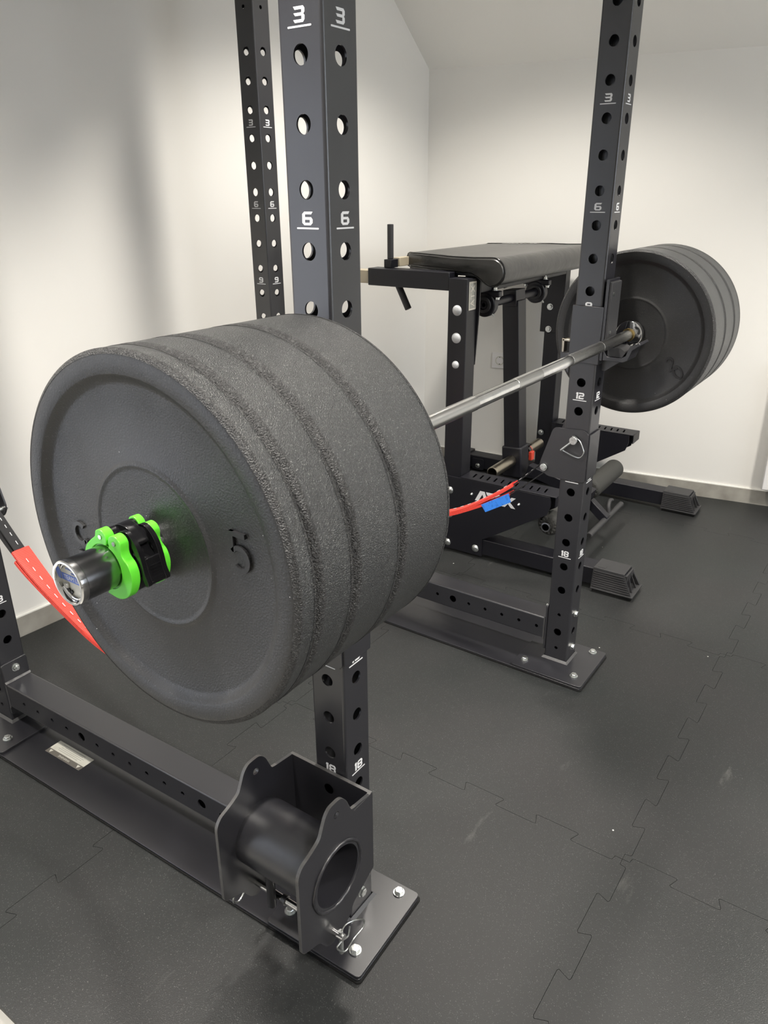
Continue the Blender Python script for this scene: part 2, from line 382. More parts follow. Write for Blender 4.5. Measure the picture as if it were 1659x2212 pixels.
# skirting: stone strip with a pale sealant joint on top
def skirting(name, a, b, n):
    a, b, n = Vector(a), Vector(b), Vector(n)
    m = MB(); m.prism([a[:2], b[:2], (b + n * 9)[:2], (a + n * 9)[:2]], 'z', -11.5, 72); o = struct(m.build(name, 'skirt', bevel=.8))
    L = (b - a).length; d = (b - a).normalized()
    m = MB(); m.prism([a[:2], b[:2], (b + n * 8)[:2], (a + n * 8)[:2]], 'z', 72, 76); m.build('sealant_joint', 'joint', o)
    return o
skirting('baseboard_left', (dx1 + 5, wl(dx1) - .5), (CX - 2, wl(CX) - .5), (-.0443, -1))
skirting('baseboard_right', (wr(CY - 12) - .5, CY - 12), (wr(-3800) - .5, -3800), (-.986, -.1664))

# ceiling lamps: recessed downlights in the flat ceiling, out of view; the window-side pair is added fill light
SPOTW = 150.0
LP = [(1600, 520, 1.03, 'round recessed ceiling spotlight above the gap between power rack and padded machine'),
      (-650, 330, .72, 'round recessed ceiling spotlight above the near end of the barbell'),
      (1500, -1500, .8, 'round recessed ceiling spotlight added as fill on the window side, beyond the far plates'),
      (-650, -1500, .6, 'round recessed ceiling spotlight added as fill on the window side, behind the camera')]
lamp0 = None
for (x, y, k, lb) in LP:
    if lamp0 is None:
        l = lamp0 = thing('recessed_downlight', (x, y, HC), lb, 'ceiling light', 'downlights in the flat ceiling')
        MB().lathe([(0, 62), (-1, 84), (-4, 86), (-6, 84), (-6, 66), (-1, 60), (0, 62)], (0, 0, 0), (0, 0, 1), 48).build('trim_ring', 'lampframe', l)
        MB().cyl((0, 0, -1.5), (0, 0, -.5), 60, 48).build('lamp_lens', 'lamp', l)
    else:
        l = copy_tree(lamp0); l.location = Vector((x, y, HC)) * S; l['label'] = lb
    li = bpy.data.lights.new('lamp_beam', 'SPOT'); li.energy = SPOTW * k; li.color = (1.0, .945, .865); li.spot_size = radians(126); li.spot_blend = .55; li.shadow_soft_size = .13
    lo = bpy.data.objects.new('lamp_beam', li); COL.objects.link(lo); lo.parent = l; lo.location = (0, 0, -.012)

# ================================================================== FLOOR MATS (interlocking, 12 of them)
def seam(p, q, amp=15, pitch=102, phase=0):
    """jigsaw line from p to q: dovetail teeth alternating either side, straight for a moment at both ends"""
    p, q = Vector(p), Vector(q); L = (q - p).length; d = (q - p) / L; n = Vector((-d.y, d.x)); e = 17.0; k = int(round((L - 2 * e) / pitch)); st = (L - 2 * e) / k; out = [tuple(p)]
    s_ = 1 if phase == 0 else -1
    def pt(t, y): out.append(tuple(p + d * t + n * y))
    for i in range(k):
        a, b = e + i * st, e + (i + 1) * st; y = amp * s_
        la = 0 if i == 0 else -7; lb = 0 if i == k - 1 else 7
        if i == 0: pt(a, 0)
        pt(a + la + 2, y - 3 * s_); pt(a + la + 6, y)
        pt(b + lb - 6, y); pt(b + lb - 2, y - 3 * s_)
        if i == k - 1: pt(b, 0)
        s_ = -s_
    out.append(tuple(q)); return out
GX = [-510, 488, 1500, 2515, 3530]; GY = [1660, 613, -408, -1420]
MLAB = [
 ['black rubber puzzle mat at the left skirting, under the rear near foot of the rack', 'black rubber puzzle mat along the left skirting, behind the stack of near weight plates', 'black rubber puzzle mat along the left skirting under the rear of the padded machine', 'black rubber puzzle mat in the far corner where the two skirtings meet'],
 ['black rubber puzzle mat under the near side rail and its front foot', 'black rubber puzzle mat in the middle of the rack between both side rails', 'black rubber puzzle mat under the near base beam of the padded machine', 'black rubber puzzle mat by the right skirting under the far foot of the padded machine'],
 ['black rubber puzzle mat in the foreground, nearest the camera below the front foot', 'black rubber puzzle mat in the open floor, in front of the rack to the right', 'black rubber puzzle mat in the open floor, beyond the jigsaw seam at right', 'black rubber puzzle mat along the right skirting at the right picture edge']]
def mats():
    for r in range(3):
        for c in range(4):
            x0, x1, y1, y0 = GX[c], GX[c + 1], GY[r], GY[r + 1]
            bot = seam((x0, y0), (x1, y0), phase=1) if r < 2 else [(x0, y0), (x1, y0)]
            top = seam((x0, y1), (x1, y1), phase=1) if r > 0 else [(x0, y1), (x1, y1)]
            lft = seam((x0, y0), (x0, y1)) if c > 0 else [(x0, y0), (x0, y1)]
            rgt = seam((x1, y0), (x1, y1)) if c < 3 else [(x1, y0), (x1, y1)]
            poly = bot[:-1] + rgt[:-1] + list(reversed(top))[:-1] + list(reversed(lft))[:-1]
            # shrink by half the joint
            P = [Vector(p) for p in poly]; n = len(P); sh = []
            for i in range(n):
                a, b, cc = P[i - 1], P[i], P[(i + 1) % n]
                n1 = Vector((-(b - a).y, (b - a).x)).normalized(); n2 = Vector((-(cc - b).y, (cc - b).x)).normalized()
                nn = (n1 + n2); k = nn.length
                sh.append(b + (nn / k * (.45 / max(k / 2, .5)) if k > .2 else n1 * .45))
            m = MB(); m.prism([tuple(p) for p in sh], 'z', -12, 0)
            me = bpy.data.meshes.new('rubber_mat'); me.from_pydata([Vector(v) * S for v in m.v], [], m.f)
            bm = bmesh.new(); bm.from_mesh(me); bmesh.ops.remove_doubles(bm, verts=bm.verts, dist=1e-6)
            def cut(co, no):
                bmesh.ops.bisect_plane(bm, geom=bm.verts[:] + bm.edges[:] + bm.faces[:], plane_co=Vector(co) * S, plane_no=no, clear_outer=True)
                bmesh.ops.holes_fill(bm, edges=[e for e in bm.edges if e.is_boundary])
            if r == 0: cut((243, wl(243) - 11, 0), (.0443, 1, 0))
            if c >= 2: cut((wr(0) - 11, 0, 0), (.986, .1664, 0))
            bmesh.ops.recalc_face_normals(bm, faces=bm.faces)
            bm.to_mesh(me); bm.free(); me.materials.append(M['mat'])
            o = bpy.data.objects.new('rubber_mat', me); COL.objects.link(o)
            tag(o, MLAB[r][c], 'floor mat', 'interlocking rubber mats')
mats()

# ================================================================== POWER RACK
W, D, TW = 1130.9, 1189.1, 75.0
Z1, PIT = 1818.9, 81.5
HB = 12.6
UH = 2210.0
zh = lambda k: Z1 - (k - 1) * PIT
def upright(parent, x, y, top=UH, marks=True):
    """perforated square tube, front-outer corner at x, y"""
    big = [zh(k) for k in range(1, 21)] + [120.0]; small = [183.0, 62.0] + ([zh(1) + 118] if top > zh(1) + 130 else [])
    hl = [(z, HB) for z in big] + [(z, 5.6) for z in small]
    m = MB(); r = 5.0; t = 3.2; z0 = 16.0
    hs = [circle(37.5, z, rr, 28 if rr > 8 else 16) for z, rr in hl]
    rect = [(r, z0), (TW - r, z0), (TW - r, top), (r, top)]
    X = [(x + p[0], p[1]) for p in rect]; Y = [(y + p[0], p[1]) for p in rect]
    HX = [[(x + p[0], p[1]) for p in h] for h in hs]; HY = [[(y + p[0], p[1]) for p in h] for h in hs]
    m.prism(X, 'y', y, y + t, holes=HX); m.prism(X, 'y', y + TW - t, y + TW, holes=HX)
    m.prism(Y, 'x', x, x + t, holes=HY); m.prism(Y, 'x', x + TW - t, x + TW, holes=HY)
    for cx, cy, a in ((x + r, y + r, 180), (x + TW - r, y + r, 270), (x + TW - r, y + TW - r, 0), (x + r, y + TW - r, 90)):
        o = [(cx + r * cos(radians(a + 15 * i)), cy + r * sin(radians(a + 15 * i))) for i in range(7)]
        i_ = [(cx + (r - t) * cos(radians(a + 15 * i)), cy + (r - t) * sin(radians(a + 15 * i))) for i in range(7)]
        m.prism(o + i_[::-1], 'z', z0, top)
    m.box(x + 3, x + TW - 3, y + 3, y + TW - 3, top - 3, top)
    u = m.build('upright', 'coat', parent, smooth=30)
    if marks:
        for k, s_ in ((3, '3'), (6, '6'), (9, '9'), (12, '12'), (15, '15'), (18, '18')):
            zc = zh(k + 1) + 44.5
            mm = MB(); digits(mm, s_, (x - .05, y + TW / 2, zc), (0, -1, 0), (0, 0, 1)); mm.build('number_mark', 'white', u)
            mm = MB(); digits(mm, s_, (x + TW / 2, y - .05, zc), (1, 0, 0), (0, 0, 1)); mm.build('number_mark', 'white', u)
    # weld at the foot
    m = MB(); k = 7
    m.add([(x - k, y - k, 16), (x + TW + k, y - k, 16), (x + TW + k, y + TW + k, 16), (x - k, y + TW + k, 16),
           (x - 1, y - 1, 23), (x + TW + 1, y - 1, 23), (x + TW + 1, y + TW + 1, 23), (x - 1, y + TW + 1, 23)],
          [(0, 1, 5, 4), (1, 2, 6, 5), (2, 3, 7, 6), (3, 0, 4, 7)])
    m.build('weld', 'weld', u)
    return u

def hexbolt(mb, c, d, r=9, h=7, washer=11.5, wt=2.2, nut=False):
    c, d = Vector(c), Vector(d).normalized()
    mb.cyl(c, c + d * wt, washer, 24)
    a = d.orthogonal().normalized(); b = d.cross(a)
    hx = lambda t, rr: [c + d * t + (a * cos(pi / 3 * i) + b * sin(pi / 3 * i)) * rr for i in range(6)]
    v = hx(wt, r) + hx(wt + h - 1.2, r) + hx(wt + h, r * .86)
    f = [(j * 6 + i, j * 6 + (i + 1) % 6, (j + 1) * 6 + (i + 1) % 6, (j + 1) * 6 + i) for j in (0, 1) for i in range(6)] + [tuple(range(12, 18))]
    mb.add(v, f)
    if nut: mb.cyl(c + d * (wt + h), c + d * (wt + h + 4), r * .55, 16)
    return mb

def side_frame(parent, x, yr=D):
    """one side of the rack in its own straight frame: two uprights, rail, strip, plates"""
    ua = upright(parent, x, 0); ub = upright(parent, x, yr)
    strip = MB().prism(rrect(x - 96, x + 132, -87, yr + 165, 9), 'z', .2, 8).build('floor_strip', 'coat', parent, bevel=.8)
    MB().prism(rrect(x - 99, x + 135, -90, yr + 168, 9), 'z', -.1 + .1, 3.2).build('rubber_underlay', 'under', strip)
    for y0, y1, yu in ((-87, 148, 0), (yr - 96, yr + 165, yr)):
        bp = MB().prism(rrect(x - 96, x + 132, y0, y1, 9), 'z', 8.2, 16).build('base_plate', 'coat', parent, bevel=1.2)
        for bx in (x - 52, x + 110):
            for by in (y0 + 39, y1 - 29):
                hexbolt(MB(), (bx, by, 16), (0, 0, 1), r=9.5, h=7, washer=12.5, wt=3).build('anchor_bolt', 'zinc', bp)
    # side rail with drilled outer and inner faces
    zr0, zr1 = 82.0, 157.0
    return ua, ub, strip

def side_rail(parent, x, yr=D, z0=82.0):
    z1 = z0 + 75; zc = (z0 + z1) / 2; ya, yb = TW + 7, yr - 7
    hs = []
    for i in range(18):
        y = 110 + 62.3 * i
        if y > yb - 15: break
        hs.append(circle(y, zc, 12.6 if i in (5, 12) else 5.8, 24))
    m = MB(); r = 4; t = 3
    rect = [(ya, z0 + r), (yb, z0 + r), (yb, z1 - r), (ya, z1 - r)]
    m.prism(rect, 'x', x, x + t, holes=hs); m.prism(rect, 'x', x + TW - t, x + TW, holes=hs)
    for za, zb in ((z0, z0 + t), (z1 - t, z1)): m.box(x + r, x + TW - r, ya, yb, za, zb)
    for cx, cz, a in ((x + r, z0 + r, 180), (x + TW - r, z0 + r, 270), (x + TW - r, z1 - r, 0), (x + r, z1 - r, 90)):
        o = [(cx + r * cos(radians(a + 22.5 * i)), cz + r * sin(radians(a + 22.5 * i))) for i in range(5)]
        i_ = [(cx + (r - t) * cos(radians(a + 22.5 * i)), cz + (r - t) * sin(radians(a + 22.5 * i))) for i in range(5)]
        m.prism(o + i_[::-1], 'y', ya, yb)
    rail = m.build('side_rail', 'coat', parent, smooth=30)
    for yy, d in ((TW + .3, 1), (yr - .3, -1)):
        y0, y1 = sorted((yy, yy + 6.5 * d))
        fl = MB().prism(roundpoly([(x, 42), (x + TW, 42), (x + TW, 206), (x, 206)], 9), 'y', y0, y1).build('end_flange', 'coat', rail, bevel=.8)
        w = MB(); k = 5; yw = yy + 6.5 * d
        w.add([(x - 1, yw, z0 - k), (x + TW + 1, yw, z0 - k), (x + TW + 1, yw, z1 + k), (x - 1, yw, z1 + k), (x - .5, yw + k * d, z0 - .5), (x + TW + .5, yw + k * d, z0 - .5), (x + TW + .5, yw + k * d, z1 + .5), (x - .5, yw + k * d, z1 + .5)],
              [(0, 1, 5, 4), (1, 2, 6, 5), (2, 3, 7, 6), (3, 0, 4, 7)])
        w.build('weld', 'weld', rail)
        for z in (183, 62):
            if z < z0 + 40 and z > z0: continue
            hexbolt(MB(), (x + TW / 2, yw, z), (0, d, 0), r=9, nut=True, washer=11.5).build('nut', 'zinc', rail)
    for yy, d in ((0, -1), (yr + TW, 1)):
        for z in (183, 62):
            hexbolt(MB(), (x + TW / 2, yy, z), (0, d, 0), r=9.5).build('hex_bolt', 'zinc', rail)
    return rail

rack = thing('power_rack', (0, 0, 0), 'tall black perforated power rack with white hole numbers, holding the loaded barbell', 'power rack')
side_frame(rack, W)
side_rail(rack, W)
YAW = 0.0302                                            # the near side stands slightly askew
NX0 = 0.0
def near_xf(o):
    """turn a part of the near side about the front upright's corner"""
    o.matrix_local = Matrix.Rotation(YAW, 4, 'Z') @ o.matrix_local
before = set(rack.children)
ua, ub, nstrip = side_frame(rack, NX0)
nrail = side_rail(rack, NX0, z0=71.0)
for o in set(rack.children) - before:
    if o is ua: continue
    near_xf(o)
# warning sticker on the near strip (upside down from here)
stk = MB().box(-20, 28, 868, 1012, 8.0, 8.4).build('warning_sticker', 'sticker', nstrip)
MB().box(-20, -5, 868, 1012, 8.4, 8.6).build('dark_band', 'stickerdark', stk)
m = MB(); place(m, text_mesh('WARNING', 9.5, .2), (-12.5, 940, 8.75), (0, 1, 0), (-1, 0, 0)); m.build('lettering', 'sticker', stk)
m = MB()
for yy in (882, 998): m.prism([(-8, yy - 6), (-8, yy + 6), (-18, yy)], 'z', 8.6, 8.8)
m.build('warning_triangle', 'sticker', stk)
m = MB()
for i, (a, b_) in enumerate(((905, 985), (893, 990), (890, 984), (900, 975), (896, 988))): m.box(1 + i * 5, 2.6 + i * 5, a, b_, 8.4, 8.5)
m.build('small_print', 'stickertext', stk)
# top frame, above the picture
for x, yw in ((NX0, True), (W, False)):
    t_ = MB().box(x + 2, x + TW - 2, TW, D, 2085, 2160).build('top_rail', 'coat', rack, bevel=3)
    if yw: near_xf(t_)
for yy, xo in ((0, 0), (D, -36)):
    MB().box(TW + xo, W, yy + 2, yy + TW - 2, 2004 if yy else 2085, 2079 if yy else 2160).build('cross_member', 'coat', rack, bevel=3)
    if yy: MB().box(TW + xo, W, yy + 34, yy + 40, 2079, 2200).build('shade_panel', 'coat', rack)  # unseen panel, added to shade the upper left wall

# ------------------------------------------------------------------ J-cups
def jcup(x, label, zb):
    """bar holder clasping an upright whose front outer corner is at (x, 0); bar axis height zb"""
    t = thing('j_cup', (x, 0, zb - 60), label, 'bar holder', 'J-cups on the front uprights')
    o = (x, 0, zb - 60); z = lambda v: v - zb + 60          # local heights
    Z = lambda v: v
    def B(mb, name, mt, parent=t, **k):
        mb.v = [(a - x, b, c - (zb - 60)) for a, b, c in mb.v]; return mb.build(name, mt, parent, **k)
    m = MB(); g = 1.2; th = 5; x0, x1, y0, y1 = x - g - th, x + TW + g + th, -g - th, TW + 4
    zl, zt = zb - 64, zb + 88
    m.prism([(x0, y1), (x0, y0), (x1, y0), (x1, y1), (x1 - th, y1), (x1 - th, y0 + th), (x0 + th, y0 + th), (x0 + th, y1)], 'z', zl, zt)
    B(m, 'sleeve', 'coat', bevel=1)
    m = MB(); m.prism(roundpoly([(-6.5, zb + 158), (-14, zb + 158), (-14, zb - 52), (-6.5, zb - 52)], 1.5), 'x', x - 2, x + TW + 2); bk = B(m, 'back_plate', 'coat')
    m = MB(); m.prism([(-14.2, zb + 152), (-21, zb + 150), (-21, zb - 14), (-14.2, zb - 22)], 'x', x + 1, x + TW - 1); B(m, 'wear_liner', 'hardrub', bk, bevel=1)
    m = MB()
    for zz in (zb + 20, zb + 120): m.cyl((x + TW / 2 - 18, -21, zz), (x + TW / 2 - 18, -22.5, zz), 5, 16)
    B(m, 'screw', 'zinc', bk)
    # hook: floor and upturned lip as one bent profile
    pr = [(-14, zb - 22), (-14, zb - 52), (-70, zb - 52), (-82, zb - 46), (-92, zb - 18), (-112, zb - 2), (-108, zb + 4), (-84, zb - 10), (-76, zb - 34), (-66, zb - 40), (-26, zb - 40)]
    m = MB(); m.prism(pr, 'x', x + 2, x + TW - 2); B(m, 'hook', 'coat', bevel=1)
    m = MB(); m.prism([(-24, zb - 15.5), (-60, zb - 15.5), (-74, zb - 26), (-66, zb - 39.5), (-26, zb - 39.5)], 'x', x + 6, x + TW - 6); B(m, 'saddle', 'hardrub')
    m = MB(); m.prism([(-14, zb - 52), (-60, zb - 52), (-14, zb - 86), (-6.5, zb - 86), (-6.5, zb - 52)], 'x', x + 30, x + 40); B(m, 'gusset', 'coat')
    # swing latch behind the upright
    m = MB(); m.box(x - 4, x + 20, TW + 4, TW + 26, zb - 10, zb - 4); m.box(x - 4, x + 20, TW + 20, TW + 26, zb - 40, zb - 4); B(m, 'latch', 'raw', bevel=1)
    m = MB(); m.prism([(TW + 4, zb - 100), (TW + 32, zb - 70), (TW + 32, zb - 42), (TW + 4, zb - 42)], 'x', x + 4, x + 10); B(m, 'latch_plate', 'coat', bevel=1)
    return t
jcup(0, 'black J-cup bar holder on the front near upright, hidden behind the near stack of plates', 1037.6)
jcup(W, 'black J-cup bar holder on the front far upright, cradling the barbell', 1041.5)

# ================================================================== BARBELL
A0 = Vector((-497.2, -42.6, 1036.8)); A1 = Vector((1257.8, -36.4, 1042.0)); BD = (A1 - A0).normalized()
bar = thing('barbell', (603, -39, 1040), 'long chrome barbell with knurled grip sections, resting loaded in the rack', 'barbell')
BO = Vector((603.0, -39.0, 1040.0))
A0 = A0 - BD * 0; mid = A0 + BD * 1100
bar.location = mid * S
def ax(t): return BD * t                                  # local, t measured from the middle
def along(mb): return mb
def seg(a, b_, r, name, mt, parent=None, n=32):
    m = MB(); e = .6
    m.lathe([(a, 0), (a, r - e), (a + e, r), (b_ - e, r), (b_, r - e), (b_, 0)], (0, 0, 0), BD, n); return m.build(name, mt, parent or bar)
shaft = seg(-655, 655, 13.6, 'shaft', 'chrome')
for a, b_ in ((-655, -437), (-435.5, -233), (-60, 60), (233, 435.5), (437, 655)): seg(a, b_, 14.15, 'knurling', 'knurl', shaft)
for s_ in (-1, 1):
    c0, c1 = sorted((655 * s_, 662 * s_)); seg(c0, c1, 17.5, 'bushing', 'brass')
    c0, c1 = sorted((661 * s_, 682 * s_))
    m = MB(); e = 3
    m.lathe([(c0, 16), (c0, 38 - e), (c0 + 1, 38 - 1), (c0 + e, 38), (c1 - e, 38), (c1 - 1, 37), (c1, 38 - e), (c1, 20)], (0, 0, 0), BD, 56); m.build('shoulder_collar', 'chrome', bar)
    m = MB()
    # sleeve: thick tube with a recessed end
    pr = [(680 * s_, 20), (680 * s_, 24.6), (1091 * s_, 24.6)]
    m.lathe(pr, (0, 0, 0), BD, 64); m.build('sleeve', 'sleeve', bar)
    m = MB(); pr = [(1091, 24.6), (1091.6, 25.2), (1098.6, 25.2), (1100, 24.2), (1100, 22.4), (1099, 21.6), (1092, 21.4)]
    m.lathe([(a * s_, r) for a, r in pr], (0, 0, 0), BD, 64); m.build('end_ring', 'chrome', bar)
    m = MB(); m.lathe([(1092 * s_, 21.4), (1092 * s_, 0.01)], (0, 0, 0), BD, 48); cap = m.build('end_cap', 'sticker' if s_ < 0 else 'zinc', bar)
    if s_ < 0:
        rt = Vector((0, -1, 0)); up = Vector((0, 0, 1)); u2 = (up * cos(radians(4)) + rt * -sin(radians(4))); c = BD * -1092.2
        m = MB()
        m.obox(c + up * 1.0, rt, up, BD, 20.6, 4.0, .15); bnd = m.build('blue_band', 'blueprint', cap)
        m = MB(); place(m, text_mesh('TEAM LINE', 7.2, .2), c + up * 1.0 - BD * .2, rt, up, .95, 1); m.build('band_lettering', 'white', bnd)
        m = MB(); place(m, text_mesh('WEIGHTLIFTING', 3.2, .2), c + up * 11.5, rt, up); place(m, text_mesh('BAR', 3.2, .2), c + up * 7.6, rt, up); m.build('small_lettering', 'blueprint', cap)
        m = MB()
        P = [c - BD * 1.5 + (rt * cos(a) + up * sin(a)) * 20 for a in [radians(-150 + i * 8) for i in range(38)]]
        m.tube(P, 1.2, 8); m.obox(P[0] + (rt * 4.5 + up * 2), rt, up, BD, 3.2, 2.6, 1); m.build('snap_ring', 'chrome', cap)
        m = MB(); m.obox(c - BD * .6 + rt * -12.5 + up * -11.5, (rt + up).normalized(), (up - rt).normalized(), BD, 2.3, 4.6, .6); m.obox(c - BD * .6 + rt * -7 + up * -15.5, (rt + up).normalized(), (up - rt).normalized(), BD, 3.4, 1.6, .6); m.build('ring_gap', 'hole', cap)

# ================================================================== BUMPER PLATES
def stroke_prism(mb, pts, w, o, rt, up, h):
    """raised stroke of width w through 2D pts on the plane o, rt, up"""
    tmp = MB()
    for i in range(len(pts) - 1):
        a, b_ = Vector(pts[i]), Vector(pts[i + 1]); d = (b_ - a); ln = d.length
        if ln < 1e-6: continue
        d.normalize(); n = Vector((-d.y, d.x)) * w / 2; e = d * w * (.5 if ln > w * 1.5 else .22)
        q = [a - n - e, b_ - n + e, b_ + n + e, a + n - e]
        tmp.prism([tuple(v) for v in q], 'z', -1, h + .01 * (i % 2))
    return place(mb, (tmp.v, tmp.f), o, rt, up)
def five(scale=1.0):
    p = [(8, 21), (-9, 21), (-9, 3)]
    arc = [(1 + 12 * cos(a), -7 + 13 * sin(a)) for a in [radians(138 - i * 14) for i in range(20)]]
    return [(x * scale, y * scale) for x, y in p + arc]
def zero(scale=1.0): return [(13 * cos(a) * scale, 21 * sin(a) * scale) for a in [2 * pi * i / 20 for i in range(21)]]
def two(scale=1.0):
    return [(x * scale, y * scale) for x, y in [(11 * cos(a), 10 + 11 * sin(a)) for a in [radians(165 - 15 * i) for i in range(14)]] + [(-11, -21), (12, -21)]]

def plate(x0, t, cy, cz, label, group, facing=-1, writing=None, big=True, mt='rub'):
    """bumper plate between x0 and x0+t; face towards -X is the detailed one"""
    o = thing('bumper_plate', (x0 + t / 2, cy, cz), label, 'weight plate', group)
    h = t / 2; R = 225.0
    e = min(9.0, t * .2)
    tread = [(-h + e, R), (h - e, R)]
    m = MB()
    rec = min(9.5, t * .29)
    def face(s_):                                    # from outer edge inwards, s_=-1 the -X side
        f = [(e, R), (e * .62, R - .8), (e * .28, R - 2.6), (e * .06, R - 5.5), (0, R - 9), (0, 199), (rec * .12, 197.4), (rec * .5, 193.5), (rec * .88, 188.5), (rec, 185), (rec, 103), (rec - .9, 100), (rec - 2.6, 97.5), (rec - 2.9, 95.5), (rec - 1.6, 93.5), (rec - 1.4, 90), (rec - 1.4, 27.5)]
        return [(s_ * (h - a), r) for a, r in f]
    fa, fb = face(-1), face(1)
    m.lathe(fa[::-1], (0, 0, 0), (1, 0, 0), 144); m.lathe(fb, (0, 0, 0), (1, 0, 0), 144)
    body = m.build('face_disc', 'rubface', o, smooth=50)
    m = MB(); n = 6
    m.lathe([(-h + e, R)] + [(-h + e + (t - 2 * e) * i / n, R + .1) for i in range(1, n)] + [(h - e, R)], (0, 0, 0), (1, 0, 0), 144); m.build('tread', mt, o, smooth=50)
    m = MB()
    for s_ in (-1, 1):
        m.lathe([(s_ * (h - e - .6), R + .4), (s_ * (h - e * .75), R + .5), (s_ * (h - e * .55), R - .3)] + ([(s_ * (h - e * .24), R - 2.6), (s_ * (h - e * .02), R - 5.6)] if t > 20 else []), (0, 0, 0), (1, 0, 0), 144)
    m.build('rough_edge', 'rubedge', o, smooth=50)
    m = MB(); m.lathe([(-h + rec - 1.5, 27.5), (-h + rec - 1.5, 25.6), (h - rec + 1.5, 25.6), (h - rec + 1.5, 27.5)], (0, 0, 0), (1, 0, 0), 48); m.build('hub_ring', 'sleeve', o)
    if writing:
        for (yy, zz, rot, fn, sc) in writing:
            m = MB()
            rt = Vector((0, -cos(rot), sin(rot))); up = Vector((0, sin(rot), cos(rot)))
            stroke_prism(m, fn(sc), 5.4, Vector((-h + rec + .0, yy, zz)), rt, up, 3.2)
            m.build('raised_numeral', 'numeral', body, smooth=0)
    return o
PY_, PZ_ = -41.4, 1036.0
GN = 'bumper plates stacked on the near sleeve'
plate(-394.9, 32.0, PY_, PZ_, 'thinnest black bumper plate with a raised 5, outermost of the near stack', GN, writing=[(-141, 30, 0.0, five, 1.0), (138, -25, pi, five, 1.0)])
plate(-362.4, 62.6, PY_, PZ_, 'black rubber bumper plate directly behind the outermost one with the raised 5', GN)
plate(-299.3, 88.4, PY_, PZ_, 'thick black bumper plate in the near stack, third from the green clamp', GN)
plate(-210.4, 112.0, PY_, PZ_, 'widest black bumper plate, innermost of the near stack beside the front near upright', GN)
FY, FZ = -36.4, 1041.0; GF = 'bumper plates stacked on the far sleeve'
plate(1280.5, 114.0, FY, FZ, 'black bumper plate innermost on the far sleeve, its flat face towards the rack', GF, writing=[(-118, -72, .55, two, .8), (-140, -92, .55, zero, .8)])
plate(1395.0, 108.0, FY, FZ, 'middle black bumper plate of the three on the far sleeve', GF)
plate(1503.5, 77.0, FY, FZ, 'outermost black bumper plate on the far sleeve, closest to the right wall', GF)

